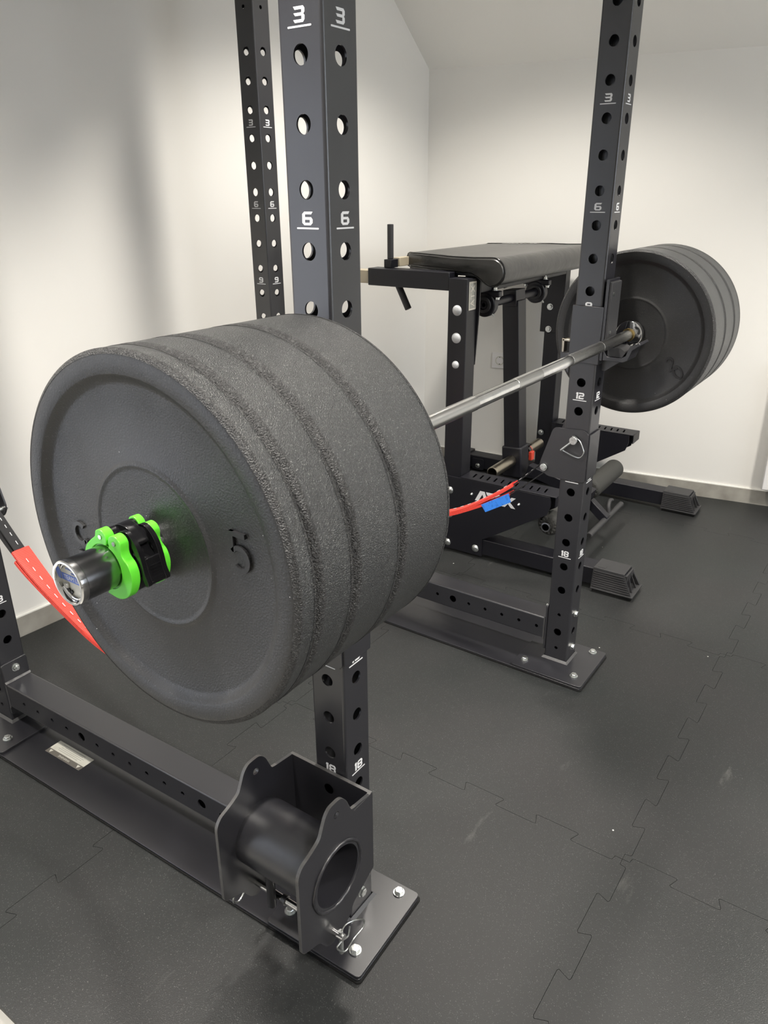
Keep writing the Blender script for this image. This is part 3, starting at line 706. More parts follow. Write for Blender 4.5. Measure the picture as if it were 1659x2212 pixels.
# ================================================================== LOCK COLLAR (green and black)
def clamp():
    c = Vector((-424.0, -42.3, 1037.0)); t = thing('barbell_clamp', c, 'lime green and black locking collar clamped on the near sleeve', 'barbell collar')
    # outlines in (Y, Z) around the bar axis; -Y is to the right in the photo
    def arc(r, a0, a1, n=18): return [(r * cos(radians(a0 + (a1 - a0) * i / n)), r * sin(radians(a0 + (a1 - a0) * i / n))) for i in range(n + 1)]
    # right jaw: from the bottom round the -Y side up to its hinge lobe
    R_out = [(4, -33), (-15, -35), (-31, -28), (-40, -14), (-42.5, 0), (-39, 11), (-32, 18), (-30, 24), (-31, 33), (-27, 39), (-20, 41), (-13, 38), (-10, 31), (-11, 27)]
    R_in = arc(26.2, 110, 270, 22)
    right = [tuple(v) for v in smoothpts([(a, b) for a, b in R_out], 4)] + [(p[0], p[1]) for p in R_in]
    # left jaw: top hinge lobe round the +Y side to the bottom
    L_out = [(-6, 27), (-8, 34), (-5, 40), (2, 43), (9, 40), (12, 33), (20, 27), (30, 18), (35, 8), (36, -4), (33, -17), (24, -28), (10, -34)]
    L_in = arc(26.2, -80, 98, 24)
    left = [tuple(v) for v in smoothpts(L_out, 4)] + [(p[0], p[1]) for p in L_in]
    for a, b_, nm in ((-26, -15, 'front_plate'), (17, 26, 'rear_plate')):
        for jaw in (left, right):
            m = MB(); m.prism(jaw, 'x', a, b_, holes=[circle(2, 34.5, 2.6, 14)] if jaw is left else [circle(-20.5, 32, 2.6, 14)])
            m.build(nm, 'green', t, bevel=1.6, seg=3)
    # black body between the green plates
    def shrink(l, k):
        return [(p[0] * k, p[1] * k) if sqrt(p[0] ** 2 + p[1] ** 2) > 27 else p for p in l]
    for jaw in (left, right):
        m = MB(); m.prism(shrink(jaw, .95), 'x', -15.2, 17.2); m.build('jaw_body', 'gloss', t, bevel=.8)
    m = MB(); m.lathe([(-24, 26.1), (-24, 24.7), (24, 24.7), (24, 26.1)], (0, 0, 0), (1, 0, 0), 48); m.build('grip_liner', 'green', t)
    for (yy, zz) in ((2, 34.5), (-20.5, 32)):
        m = MB(); m.cyl((-27, yy, zz), (27, yy, zz), 2.5, 16); m.cyl((-14.8, yy, zz), (-10, yy, zz), 5.2, 20); m.build('hinge_pin', 'zinc', t)
    # link arm across the top, and the curved lever on the right side
    m = MB(); m.prism([tuple(v) for v in smoothpts([(7, 37), (2, 42), (-8, 44), (-20, 41), (-31, 32), (-34, 27), (-30, 25), (-24, 31), (-14, 36), (-6, 36), (1, 31)], 3, True)], 'x', -6, 8); m.build('link_arm', 'gloss', t, bevel=1.2)
    lev = [(-14, 40), (-24, 42), (-34, 36), (-41, 26), (-45.5, 12), (-48, -2), (-52, -12), (-50, -16), (-46, -14), (-42, -4), (-39, 8), (-35, 20), (-28, 31), (-18, 35)]
    out = [tuple(v) for v in smoothpts(lev, 3, True)]
    for a, b_ in ((-13.5, -8), (10, 16)):
        m = MB(); m.prism(out, 'x', a, b_); m.build('lever_side', 'gloss', t, bevel=1.4)
    low = [(-44.6, 14), (-46.6, 6), (-48, -2), (-52, -12), (-50, -16), (-46, -14), (-42, -4), (-40, 5), (-39, 12)]
    m = MB(); m.prism(low, 'x', -9, 11); lv = m.build('lever_grip', 'gloss', t, bevel=1.2)
    m = MB()
    for i in range(5): m.obox((2, -47.0 + i * -.55 + .3, 5 - i * 3.3), (1, 0, 0), (0, .2, 1), (0, 1, -.2), 7, .5, 1.6)
    m.build('grip_rib', 'gloss', lv)
    return t
clamp()

# ================================================================== LOCK PINS
def ring_pin(parent, head, d, loop, length, r=8, mt='zinc'):
    """snap pin: shank through, collar head, cross pin, wire loop (list of local points)"""
    head, d = Vector(head), Vector(d).normalized()
    m = MB(); m.cyl(head, head - d * length, r * .8, 20); m.cyl(head - d * 4, head + d * 9, r * 1.15, 24); p = m.build('lock_pin', mt, parent, bevel=.8)
    m = MB(); m.tube(smoothpts(loop, 6), 1.6, 8); m.build('wire_loop', 'zinc', p)
    return p

# ================================================================== STRAP SAFETIES
BR_POLY = [(105, 785), (14, 790), (-2, 778), (-2, 640), (6, 634), (117, 634), (142, 664)]
def strap_bracket(x, y, sy, label, rot=0.0, base=(0, 0)):
    """two side plates clasping the upright with front-outer corner (x, y); sy=1 strap leaves to +Y"""
    t = thing('strap_bracket', (0, 0, 0), label, 'safety strap bracket', 'strap brackets on the four uprights')
    q = lambda u: (y + u) if sy > 0 else (y + TW - u)
    poly = roundpoly([(q(a), b_) for a, b_ in BR_POLY], [12, 14, 14, 8, 8, 16, 16])
    for xa, xb in ((x - 5.2, x - .7), (x + TW + .7, x + TW + 5.2)):
        MB().prism(poly, 'x', xa, xb).build('side_plate', 'coat', t, bevel=.9)
    m = MB(); m.box(x - 1, x + TW + 1, min(q(-.7), q(-5)), max(q(-.7), q(-5)), 640, 778); m.build('front_plate', 'coat', t, bevel=.9)
    m = MB(); m.cyl((x - 14, q(124), 661), (x + TW + 12, q(124), 661), 6, 20); m.cyl((x - 13, q(124), 661), (x - 5.2, q(124), 661), 11, 24); m.cyl((x - 17, q(124), 661), (x - 13, q(124), 661), 7.5, 20); m.build('strap_bolt', 'zinc', t, bevel=.8)
    zc = zh(14)
    s_ = -1
    xx = x - 18
    L = [(xx, q(37.5 - 2), zc + 11), (xx + 1, q(20), zc + 2), (xx - 1, q(7), zc - 18), (xx - 1, q(4), zc - 32), (xx, q(14), zc - 46), (xx + 1, q(32), zc - 46), (xx, q(56), zc - 38), (xx, q(70), zc - 33)]
    p = ring_pin(t, (x - 13, q(37.5), zc), (-1, 0, 0), L, 104, 10)
    m = MB(); m.cyl((x - 18, q(40), zc - 2), (x - 18, q(72), zc - 34), 3.6, 14); m.cyl((x - 18, q(38), zc + 14), (x - 18, q(38), zc - 2), 4.5, 14); m.build('cross_pin', 'zinc', p)
    if rot:
        for ch in t.children: ch.matrix_local = Matrix.Rotation(rot, 4, 'Z') @ ch.matrix_local
    return t
strap_bracket(W, 0, 1, 'black strap bracket on the front far upright, with a silver ring pin facing the camera')
strap_bracket(W, D, -1, 'black strap bracket on the rear far upright, behind the near stack of plates')
strap_bracket(0, 0, 1, 'black strap bracket on the front near upright, its lower edge showing under the near plates', rot=0)
strap_bracket(0, D, -1, 'black strap bracket on the rear near upright at the left picture edge', rot=YAW)

def strap(x, label, rot=0.0, tagged=False):
    t = thing('safety_strap', (0, 0, 0), label, 'safety strap', 'strap safeties slung along both sides')
    xc = x + TW / 2; y0, y1, zt = 124.0, D + TW - 124.0, 661.0
    SAG = [(0, 661), (18, 646), (60, 604), (120, 550), (190, 500), (270, 452), (350, 414), (430, 392), (508, 384)]
    def path(off):
        """off: +1 upper leg, -1 lower leg; runs over the bolts at both ends"""
        half = []
        for u, z in SAG:
            k = max(0.0, 1 - u / 240.0)
            half.append((y0 + u, z + off * (4.0 + 16.0 * k)))
        other = [(y1 - (a - y0), b_) for a, b_ in half[:-1]]
        return [Vector(p) for p in smoothpts(half + other[::-1], 6)]
    def ribbon(pts, w, th, name, mt, a, b_, parent=t, gather=0.0):
        """ribbon over the part of the path between fractions a and b_, with a gathered cross-section"""
        L = [0.0]
        for i in range(1, len(pts)): L.append(L[-1] + (pts[i] - pts[i - 1]).length)
        T = L[-1]; idx = [i for i in range(len(pts)) if a * T <= L[i] <= b_ * T]
        m = MB(); n = 8; rows = []; uvs = []
        for i in idx:
            d = (pts[min(i + 1, len(pts) - 1)] - pts[max(i - 1, 0)]).normalized(); nn = Vector((-d.y, d.x))
            ww = w * (1 - .1 * gather * (.5 + .5 * sin(L[i] / 60))) * (1 - (.38 * min(1, max(0, min(L[i], T - L[i]) - 150) / 330) if gather else 0))
            top = []; bot = []
            for k in range(n + 1):
                s_ = k / n - .5; bulge = gather * 3.0 * cos(s_ * pi) + gather * 1.2 * sin(s_ * 9 + L[i] / 45)
                p = pts[i] + nn * (th / 2 + bulge); q2 = pts[i] + nn * (-th / 2 + bulge * .6)
                top.append((xc + s_ * ww, p.x, p.y)); bot.append((xc + s_ * ww, q2.x, q2.y))
            rows.append(top + bot[::-1]); uvs.append(L[i])
        c = 2 * (n + 1); v = [p for r_ in rows for p in r_]; f = []
        for i in range(len(rows) - 1):
            f += [(i * c + k, i * c + (k + 1) % c, (i + 1) * c + (k + 1) % c, (i + 1) * c + k) for k in range(c)]
        f += [tuple(reversed(range(c))), tuple((len(rows) - 1) * c + k for k in range(c))]
        m.add(v, f); o = m.build(name, mt, parent, merge=False, smooth=60)
        uv = o.data.uv_layers.new(name='along')
        for lp in o.data.loops: uv.data[lp.index].uv = (uvs[lp.vertex_index // c], 0)
        return o
    up_, lo = path(1), path(-1)
    for pth in (up_, lo):
        wb = ribbon(pth, 27, 3.2, 'webbing', 'webblack', 0, .15); ribbon(pth, 27, 3.2, 'webbing', 'webblack', .86, 1)
        if tagged and pth is lo: continue
        # white stitching line on the webbing
        m = MB()
        L = 0
        for i in range(1, len(pth) - 1):
            L += 1
            if (i // 1) % 2 == 0: continue
            a, b_ = pth[i], pth[i + 1]; d = (b_ - a).normalized(); nn = Vector((-d.y, d.x)); 
            if (i > 20) if tagged else (i < len(pth) - 22): continue
            for s_ in (.3,):
                pa = a + nn * 1.9; pb = a + (b_ - a) * .8 + nn * 1.9
                m.tube([(xc + s_ * 9, pa.x, pa.y), (xc + s_ * 9, pb.x, pb.y)], .9, 6)
        m.build('stitching', 'white', wb)
    for pth, g in ((up_, 1.0), (lo, .6)):
        sl = ribbon(pth, 46 if g == 1 else 42, 8, 'red_sleeve', 'red', .128 if tagged else (.105 if g == 1 else .12), .89, gather=g)
        m = MB()
        if g != 1: continue
        for i in range(19, len(pth) - 19, 2):
            a, b_ = pth[i], pth[i + 1]; d = (b_ - a).normalized(); nn = Vector((-d.y, d.x)); pa = a + nn * 8.4; pb = a + (b_ - a) * .8 + nn * 8.4
            m.tube([(xc - 5, pa.x, pa.y), (xc - 5, pb.x, pb.y)], .9, 6)
        m.build('stitching', 'white', sl)
    if tagged:
        m = MB(); pts = []
        P = [(240, 546, xc - 30), (229, 520, xc - 33), (316, 466, xc - 32), (335, 486, xc - 28)]
        m.add([(xx, yy, zz) for yy, zz, xx in P] + [(xx + 1.2, yy, zz) for yy, zz, xx in P], [(0, 1, 2, 3), (7, 6, 5, 4), (0, 4, 5, 1), (1, 5, 6, 2), (2, 6, 7, 3), (3, 7, 4, 0)])
        m.build('fabric_tag', 'tagblue', t)
    if rot:
        for ch in t.children: ch.matrix_local = Matrix.Rotation(rot, 4, 'Z') @ ch.matrix_local
    return t
strap(W, 'red sleeved safety strap with a blue fabric tag, on the far side of the rack', tagged=True)
strap(0, 'red sleeved safety strap with black stitched end, on the near side at left', rot=YAW * .8)

# ================================================================== PINNED BRACKET at the foot of the near front upright
def attachment():
    t = thing('pin_bracket', (0, 0, 0), 'black steel side bracket with a thick welded tube, pinned low on the front near upright', 'rack attachment')
    th = 6.0; tx, tz, ro = -110.0, 283.0, 65.0
    out = [(-2, 391), (-56, 398), (-66, 400), (-80, 434), (-94, 449), (-124, 449), (-136, 438), (-145, 418), (-152, 402), (-176, 390), (-200, 382), (-211, 366), (-213, 192), (-198, 182), (-166, 172), (-150, 143), (-132, 131), (-112, 138), (-80, 150), (-70, 172), (-2, 206)]
    rr = [2, 5, 6, 10, 10, 10, 10, 12, 14, 12, 12, 12, 10, 8, 12, 10, 10, 12, 10, 12, 4]
    poly = roundpoly(out, rr, 5)
    hol = [circle(tx, tz, 58.5, 48), circle(-107, 421, 7, 16)]
    pr = MB().prism(poly, 'y', -62, -62 + th, holes=hol).build('side_plate', 'coat', t)
    pl = MB().prism(poly, 'y', 134 - th, 134, holes=hol).build('side_plate', 'coat', t)
    for p_, y in ((pr, -62), (pl, 134 - th)):       # bare, knocked edge round each plate, coloured paler for the top light
        m = MB(); n = len(poly); k = 0.5
        for i in range(n - 1):
            a, b_ = poly[i], poly[i + 1]
            if i < 6: continue
            if i > 78: break
            d = Vector((b_[0] - a[0], b_[1] - a[1]))
            if d.length < .01: continue
            d.normalize(); nn = Vector((-d.y, d.x)) * -.35
            m.add([(a[0] - nn.x, y - .15, a[1] - nn.y), (b_[0] - nn.x, y - .15, b_[1] - nn.y), (b_[0] - nn.x, y + th + .15, b_[1] - nn.y), (a[0] - nn.x, y + th + .15, a[1] - nn.y),
                   (a[0] + nn.x, y - .15, a[1] + nn.y), (b_[0] + nn.x, y - .15, b_[1] + nn.y), (b_[0] + nn.x, y + th + .15, b_[1] + nn.y), (a[0] + nn.x, y + th + .15, a[1] + nn.y)],
                  [(0, 1, 2, 3), (7, 6, 5, 4), (0, 4, 5, 1), (2, 6, 7, 3)])
        m.build('worn_lit_rim', 'edge', p_)
    # back plate against the upright, with bent corners
    m = MB(); m.prism([(-2, 206), (-2, 391), (-8, 391), (-8, 206)], 'y', -62 + .2, 134 - .2); bk = m.build('back_plate', 'coat', t, bevel=1)
    m = MB(); m.box(-8.3, -1.7, -61, 133, 390.6, 391.8); m.box(-58, -8, -62.2, -55.8, 391.3, 392.2); m.build('worn_lit_rim', 'edge', bk)
    # tube
    m = MB(); m.lathe([(-63, 58), (-63, ro), (135, ro), (135, 58), (-63, 58)], (tx, 0, tz), (0, 1, 0), 72); m.build('tube', 'coat', t)
    m = MB(); P = []
    for i in range(60):
        a = 2 * pi * i / 60; r_ = ro + 1.2 + 1.0 * sin(i * 5.3) * .5; P.append((tx + r_ * cos(a), -62.5 - .6 * sin(i * 2.1), tz + r_ * sin(a)))
    m.tube(P, 3.6, 8, closed=True); m.build('weld_bead', 'coat', t, smooth=60)
    # long pin through the lower lobes with a snap ring at each end, and the drop stop
    m = MB(); m.cyl((-128, -86, 161), (-128, 156, 161), 6.8, 24); pin = m.build('long_pin', 'chrome', t, bevel=.8)
    m = MB(); m.cyl((-142, 78, 228), (-142, 78, 146), 8.5, 24); m.build('drop_stop', 'coat', t, bevel=1.5)
    m = MB(); m.cyl((-128, 52, 161), (-128, 62, 161), 9.6, 24); m.build('shaft_ring', 'coat', t)
    ring = [(-128, -80, 172), (-118, -84, 184), (-96, -90, 177), (-76, -92, 158), (-80, -92, 142), (-104, -90, 138), (-126, -86, 124), (-146, -84, 152), (-132, -84, 156), (-114, -84, 150), (-108, -84, 168)]
    m = MB(); m.tube(smoothpts(ring, 5), 1.7, 8); m.build('wire_loop', 'zinc', pin)
    m = MB(); m.cyl((-128, -79, 174), (-128, -79, 118), 4.2, 16); m.build('cross_pin', 'zinc', pin)
    ring = [(-128, 150, 152), (-140, 151, 140), (-160, 150, 128), (-176, 149, 140), (-166, 149, 160), (-142, 150, 166)]
    m = MB(); m.tube(smoothpts(ring, 5), 1.7, 8); m.build('wire_loop', 'zinc', pin)
    m = MB(); m.cyl((-128, 150, 170), (-128, 150, 132), 4.2, 16); m.build('cross_pin', 'zinc', pin)
    # locating stud into the upright
    m = MB(); m.cyl((-8, 37.5, zh(19) - 0), (40, 37.5, zh(19)), 11, 24); m.build('locating_stud', 'coat', t)
    return t
attachment()

# ================================================================== REVERSE HYPER MACHINE
mc = thing('reverse_hyper', (1730, 0, 0), 'black padded back extension machine with foam rollers, standing between the rack and the right wall', 'gym machine', rz=radians(1.1))
# local frame: x 0 (near) .. 960 (far), y along the base beams, mm
def mb(name, mt='coat2', parent=mc, **k):
    def f(m): return m.build(name, mt, parent, **k)
    return f
XN, XF = 0.0, 958.0
def bolt(c, d, r=11, dome=True, parent=mc, name='bolt_cap', mt='plug'):
    c, d = Vector(c), Vector(d).normalized(); m = MB()
    m.lathe([(0, r * 1.15), (1.5, r * 1.15), (2.5, r), (5, r * .95), (8, r * .7), (9.5, r * .35), (10, .01)], c, d, 24); return m.build(name, mt, parent, smooth=60)
for X, s_ in ((XN, -1), (XF, 1)):
    bb = mb('base_beam', bevel=3)(MB().box(X - 40, X + 40, 0, 1310, 20, 88))
    post = mb('post', bevel=3)(MB().box(X - 40, X + 40, 712, 792, 88.3, 1115))
    fo = X + s_ * 40; 
    # drilled holes shown on the post's outward and inward faces
    for fx, d in ((X - 40, -1),):
        m = MB()
        for z in ((690, 588, 485, 383) if X == XN else (700, 490, 388, 283)): m.cyl((fx - .2, 752, z), (fx + 1.5, 752, z), 7, 16)
        m.build('bolt_hole', 'hole', post)
    # foot caps at both ends
    for yf, e in ((-20, -1), (1330, 1)):
        ta, tb = sorted((yf - e * 28, yf - e * 146)); ba, bb_ = sorted((yf + e * 12, yf - e * 146))
        MB_ = MB().box(X - 46, X + 46, ta, tb, 88.6, 96)
        fc = MB_.build('foot_cap', 'hardrub', mc, bevel=1.5)
        for sx in (-1, 1):
            ye = yf + e * 10; yt = yf - e * 28; yi = yf - e * 146
            v = [(X + sx * 46, yt, 96), (X + sx * 46, yi, 96), (X + sx * 60, yi, 19), (X + sx * 60, ye, 19)]
            v2 = [(X + sx * 41, yt, 90), (X + sx * 41, yi, 90), (X + sx * 52, yi, 19), (X + sx * 52, ye - e * 2, 19)]
            MB().add(v + v2, [(0, 1, 2, 3), (7, 6, 5, 4), (0, 4, 5, 1), (1, 5, 6, 2), (2, 6, 7, 3), (3, 7, 4, 0)]).build('side_wall', 'hardrub', fc, bevel=1)
            m = MB()
            for i in range(8):
                z = 26 + i * 8.2; k = (96 - z) / 77.0; hw = 46 + 14 * k; yy0 = yf - e * (28 - 38 * k); yy1 = yi
                m.obox((X + sx * (hw + .9), (yy0 + yy1) / 2, z), (1, 0, 0), (0, 1, 0), (0, 0, 1), 2.0, abs(yy1 - yy0) / 2 - 5, 2.0)
            m.build('side_rib', 'hardrub', fc, bevel=.6)
            m = MB(); y_ = yf - e * 22
            m.add([(X + sx * 12 - 2.5, y_ , 88), (X + sx * 12 + 2.5, y_, 88), (X + sx * 24 + 2.5, yf + e * 4, 20), (X + sx * 24 - 2.5, yf + e * 4, 20),
                   (X + sx * 12 - 2.5, y_ - e * 6, 88), (X + sx * 12 + 2.5, y_ - e * 6, 88), (X + sx * 24 + 2.5, yf - e * 4, 20), (X + sx * 24 - 2.5, yf - e * 4, 20)], [(0, 1, 2, 3), (7, 6, 5, 4), (0, 4, 5, 1), (1, 5, 6, 2), (2, 6, 7, 3), (3, 7, 4, 0)])
            m.build('end_rib', 'hardrub', fc)
        m = MB(); m.box(X - 42, X + 42, *sorted((yf - e * 18, yf - e * 24)), 60, 88.4); m.build('end_plate', 'hardrub', fc)
        m = MB(); m.box(X - 64, X + 64, *sorted((yf + e * 16, yf - e * 146)), 12.5, 19); m.build('foot_lip', 'hardrub', fc, bevel=1.5)
        m = MB(); m.box(X - 58, X + 58, *sorted((yf + e * 10, yf - e * 140)), .2, 12.5); m.build('sole', 'under', fc)
        if e < 0:
            m = MB(); m.box(X - 34, X - 12, yf + 104, yf + 132, 96, 96.8); m.build('moulded_mark', 'hardrub', fc)
    # side panel with its slanted lower edge, and the slotted step on top
    pan = [(800, 14), (600, 14), (600, 92), (590, 96), (548, 122), (330, 262), (318, 300), (318, 322), (322, 338), (800, 338)]
    a, b_ = sorted((X + s_ * 40.4, X + s_ * 46.4))
    sp = mb('side_panel', bevel=1)(MB().prism(pan, 'x', a, b_))
    if s_ < 0:
        for (y, z) in ((629, 44), (762, 40), (757, 171), (757, 277)): bolt((a, y, z), (-1, 0, 0), 14, name='domed_bolt', mt='zinc', parent=sp)
        m = MB()
        def lp(pts): m.prism([(552 - p[0] , 258 + p[1]) for p in pts], 'x', a - .8, a - .05)
        # three-letter mark, letters drawn as bold strokes
        lp([(-88, 0), (-66, 44), (-46, 44), (-28, 0), (-43, 0), (-55, 31), (-72, 0)])
        lp([(-40, 44), (22, 44), (22, 31), (-2, 31), (-2, 0), (-16, 0), (-16, 31), (-34, 31)])
        lp([(32, 44), (46, 44), (58, 29), (72, 44), (90, 44), (67, 22), (90, 0), (72, 0), (58, 15), (46, 0), (30, 0), (50, 22)])
        m.build('logo', 'white', sp)
        for yy in (655, 447): bolt((a, yy, 281), (-1, 0, 0), 5.5, name='logo_screw', mt='zinc', parent=sp)
    # inner panel for depth, and the slotted deck between them
    dk0, dk1 = sorted((X + s_ * 46.4, X + s_ * -50.0))
    slots = []
    y = 352
    while y < 690:
        slots.append([(dk0 + 26, y), (dk1 - 26, y + 6), (dk1 - 26, y + 14), (dk0 + 26, y + 8)]); y += 31
    st = MB().prism([(dk0, 300), (dk1, 300), (dk1, 711), (dk0, 711)], 'z', 338.2, 343, holes=slots).build('step_deck', 'coat2', mc, bevel=.8)
    MB().box(dk0, dk1, 296, 300, 300, 343).build('step_lip', 'coat2', st, bevel=1)
    c_, d_ = sorted((X - s_ * 44, X - s_ * 49))
    MB().prism([(711, 100), (600, 100), (548, 122), (330, 262), (318, 300), (318, 338), (711, 338)], 'x', c_, d_).build('inner_panel', 'coat2', mc, bevel=1)
    # gusset plate on the inner face of the post, carrying the pad frame
    g0, g1 = sorted((X - s_ * 40.3, X - s_ * 47))
    MB().prism([(700, 1112), (812, 1112), (812, 785), (712, 785), (700, 1000)], 'x', g0, g1).build('post_gusset', 'coat2', mc, bevel=1)
    if X == XN:
        for i, z in enumerate((1000, 897, 795)):
            bolt((X - 40, 752, z), (-1, 0, 0), 17 if i < 2 else 13, parent=post)
        bd = MB().box(X - 28, X + 30, 709.6, 711.9, 1000, 1104).build('badge', 'silver', post, bevel=.8)
        MB().box(X - 22, X + 24, 709.2, 709.6, 1006, 1098).build('badge_face', 'stickertext', bd)
        m = MB(); place(m, text_mesh('ATX', 44, .4), (X + 1, 708.9, 1052), (0, 0, 1), (-1, 0, 0), .92, 1.05); m.build('lettering', 'silver', bd)
    else:
        for z in (905, 800): hexbolt(MB(), (X - 47, 768, z), (-1, 0, 0), r=11, h=9, washer=15).build('hex_bolt', 'zinc', post)
        hexbolt(MB(), (X - 49.5, 765, 283), (-1, 0, 0), r=11, h=9, washer=15).build('hex_bolt', 'zinc', post)
    # handle rail to the rear with upright and lower grips
    hr = mb('handle_rail', bevel=3)(MB().box(X - 35, X + 35, 792.3, 1165, 1068, 1134))
    m = MB()
    for yy in (1128, 960): m.cyl((X - 35.2, yy, 1102), (X - 34, yy, 1102), 5, 14)
    m.build('bolt_hole', 'hole', hr)
    gx = X + 28 * -s_
    MB().box(gx - 26, gx + 26, 1078, 1112, 1134.3, 1166).build('grip_clamp', 'coat2', hr, bevel=2)
    if s_ < 0: MB().cyl((gx, 1098, 1166.2), (gx, 1098, 1296), 12.5, 24).build('upright_grip', 'hardrub', hr, bevel=2)
    MB().cyl((gx, 1060, 1067.5), (gx, 1012, 978), 13.5, 24).build('lower_grip', 'hardrub', hr, bevel=2)
MB().box(XN - 28, XN + 28, 1165.3, 1330, 1074, 1124).build('inner_tube', 'beige', mc, bevel=2)
mb('rear_cross_tube', 'beige', bevel=2)(MB().box(XN + 62, XF - 62, 1076, 1106, 1136, 1170))
# cross beams
mb('cross_beam', bevel=3)(MB().box(XN + 47, XF - 47, 1175, 1245, 20, 88))
fl_ = MB().prism(roundpoly([(1082, 12), (1152, 12), (1152, 74), (1082, 74)], 10), 'x', XF - 46.5, XF - 40.3).build('splice_plate', 'coat2', mc, bevel=1)
hexbolt(MB(), (XF - 46.8, 1117, 36), (-1, 0, 0), r=11, h=9, washer=14).build('hex_bolt', 'zinc', fl_)
mb('pad_beam', bevel=3)(MB().box(XN + 47.5, XF - 47.5, 700, 770, 1058, 1120))
# the pad: hammer profile rolled over at the front, tapering to the rear
def pad():
    NX = 40
    def prof(u, full=True):
        """closed (y, z) profile; u = distance-from-side factor 0..1"""
        zt, zb, yr_ = 1186.0, 1132.0, 0
        p = [(1085, zb + 4), (1089, zb + 14), (1089, zt - 16), (1083, zt - 5), (1070, zt)]
        p += [(y, zt + 1.5 * sin((y - 640) / 140.0)) for y in (1000, 900, 800, 720)]
        cy, cz, R_ = 636.0, 1139.0, 50.5
        p += [(cy + R_ * cos(radians(a)), cz + R_ * sin(radians(a))) for a in range(84, 281, 14)]
        p += [(660, 1096), (690, 1116), (720, 1130), (760, zb)]
        p += [(850, zb), (960, zb), (1070, zb)]
        return p
    base = prof(1)
    def halfw(y):
        return 478 if y < 800 else 478 - (y - 800) * (478 - 345) / 290.0
    cx = (XN + XF) / 2; m = MB(); rows = []
    us = [-1, -.992, -.975, -.94] + [-.88 + 1.76 * i / 12 for i in range(13)] + [.94, .975, .992, 1]
    for u in us:
        k = abs(u); r_ = []
        e = 0 if k < .94 else (k - .94) / .06
        inset = 6.5 * (1 - sqrt(max(0, 1 - e * e)))
        for i, (y, z) in enumerate(base):
            ccy = 636 if y < 690 else y; ccz = 1139 if y < 690 else 1159
            if y < 690:
                v = Vector((y - 636, z - 1139)); v = v * (1 - inset / 50.0); yy, zz = 636 + v.x, 1139 + v.y
            else:
                yy = y - (inset if y > 1060 else 0); zz = z - inset * (1 if z > 1159 else -1) * .9
            r_.append((cx + u * halfw(min(y, 1089)), yy, zz))
        rows.append(r_)
    n = len(base); v = [p for r_ in rows for p in r_]; f = []
    for i in range(len(rows) - 1):
        f += [(i * n + k, i * n + (k + 1) % n, (i + 1) * n + (k + 1) % n, (i + 1) * n + k) for k in range(n)]
    f += [tuple(reversed(range(n))), tuple((len(rows) - 1) * n + k for k in range(n))]
    m.add(v, f); o = m.build('pad', 'leather', mc, smooth=50)
    for sx in (-1, 1):                                   # stitched piping round both end faces
        P = [(cx + sx * (halfw(min(y, 1089)) - 6), y + (0 if y > 690 else (y - 636) * .02), z + (.6 if z > 1150 else -.6)) for y, z in base]
        m = MB(); m.tube(P, 2.2, 8, closed=True); m.build('piping', 'gloss', o, smooth=60)
    MB().prism([(cx + sx * (halfw(y) - 12), y) for sx, y in ((-1, 700), (1, 700), (1, 800), (1, 1078), (-1, 1078), (-1, 800))], 'z', 1121, 1131.5).build('base_board', 'coat2', o, bevel=1)
    return o
pad()
# bearings, axle, swinging arm
AY, AZ = 728.0, 1003.0
for bx in (150.0, 640.0):
    m = MB(); m.lathe([(-18, 20), (-18, 43), (-14, 47), (14, 47), (18, 43), (18, 20), (-18, 20)], (bx, AY, AZ), (1, 0, 0), 40)
    hb = m.build('bearing_housing', 'coat2', mc)
    MB().box(bx - 15, bx + 15, AY - 62, AY + 62, 1034, 1057.5).build('bearing_foot', 'coat2', hb, bevel=4)
    m = MB(); m.lathe([(-24, 19), (-24, 29), (-22, 31), (22, 31), (24, 29), (24, 19)], (bx, AY, AZ), (1, 0, 0), 32); m.build('bearing_ring', 'hardrub', hb)
    for yy in (AY - 48, AY + 48): hexbolt(MB(), (bx, yy, 1034), (0, 0, -1), r=9, h=8).build('hex_bolt', 'zinc', hb)
    hexbolt(MB(), (bx + 2, AY - 36, 1057.8 + .2), (0, 0, 1), r=8, h=10, nut=True).build('lock_nut', 'zinc', hb)
    m = MB(); m.cyl((bx, AY - 30, AZ - 36), (bx, AY - 37, AZ - 44), 3.5, 12); m.build('grease_nipple', 'zinc', hb)
mb('axle')(MB().lathe([(128, 8), (128, 17), (662, 17), (662, 8), (128, 8)], (0, AY, AZ), (1, 0, 0), 32))
PX = 410.0; lean = radians(4.2)
dn = Vector((0, -sin(lean), -cos(lean))); fwd = Vector((0, -cos(lean), sin(lean))); A = Vector((PX, AY, AZ))
L_ = 760.0
pend = mb('swing_arm', bevel=3)(MB().obox(A + dn * (L_ / 2 + 10), (1, 0, 0), fwd, dn, 39, 37, L_ / 2))
mb('arm_hub', bevel=2)(MB().obox(A, (1, 0, 0), fwd, dn, 45, 30, 34))
m = MB()
for k in (510, 563, 616): m.cyl(A + dn * k + Vector((-39.3, 0, 0)), A + dn * k + Vector((-38, 0, 0)), 7, 16)
m.build('bolt_hole', 'hole', pend)
mb('arm_block', bevel=8)(MB().obox(A + dn * 712, (1, 0, 0), fwd, dn, 43, 48, 72))
SL = A + dn * 704
for s_, l in ((-1, 190), (1, 225)):
    m = MB(); a = SL + Vector((s_ * 43.5, 0, 0)); b_ = a + Vector((s_ * l, 0, 0)); m.lathe([(0, 24.5), (l - 2, 24.5), (l, 22.5), (l, 20), (l - 40, 19.5)], a, (s_, 0, 0), 40); m.build('weight_horn', 'raw', mc)
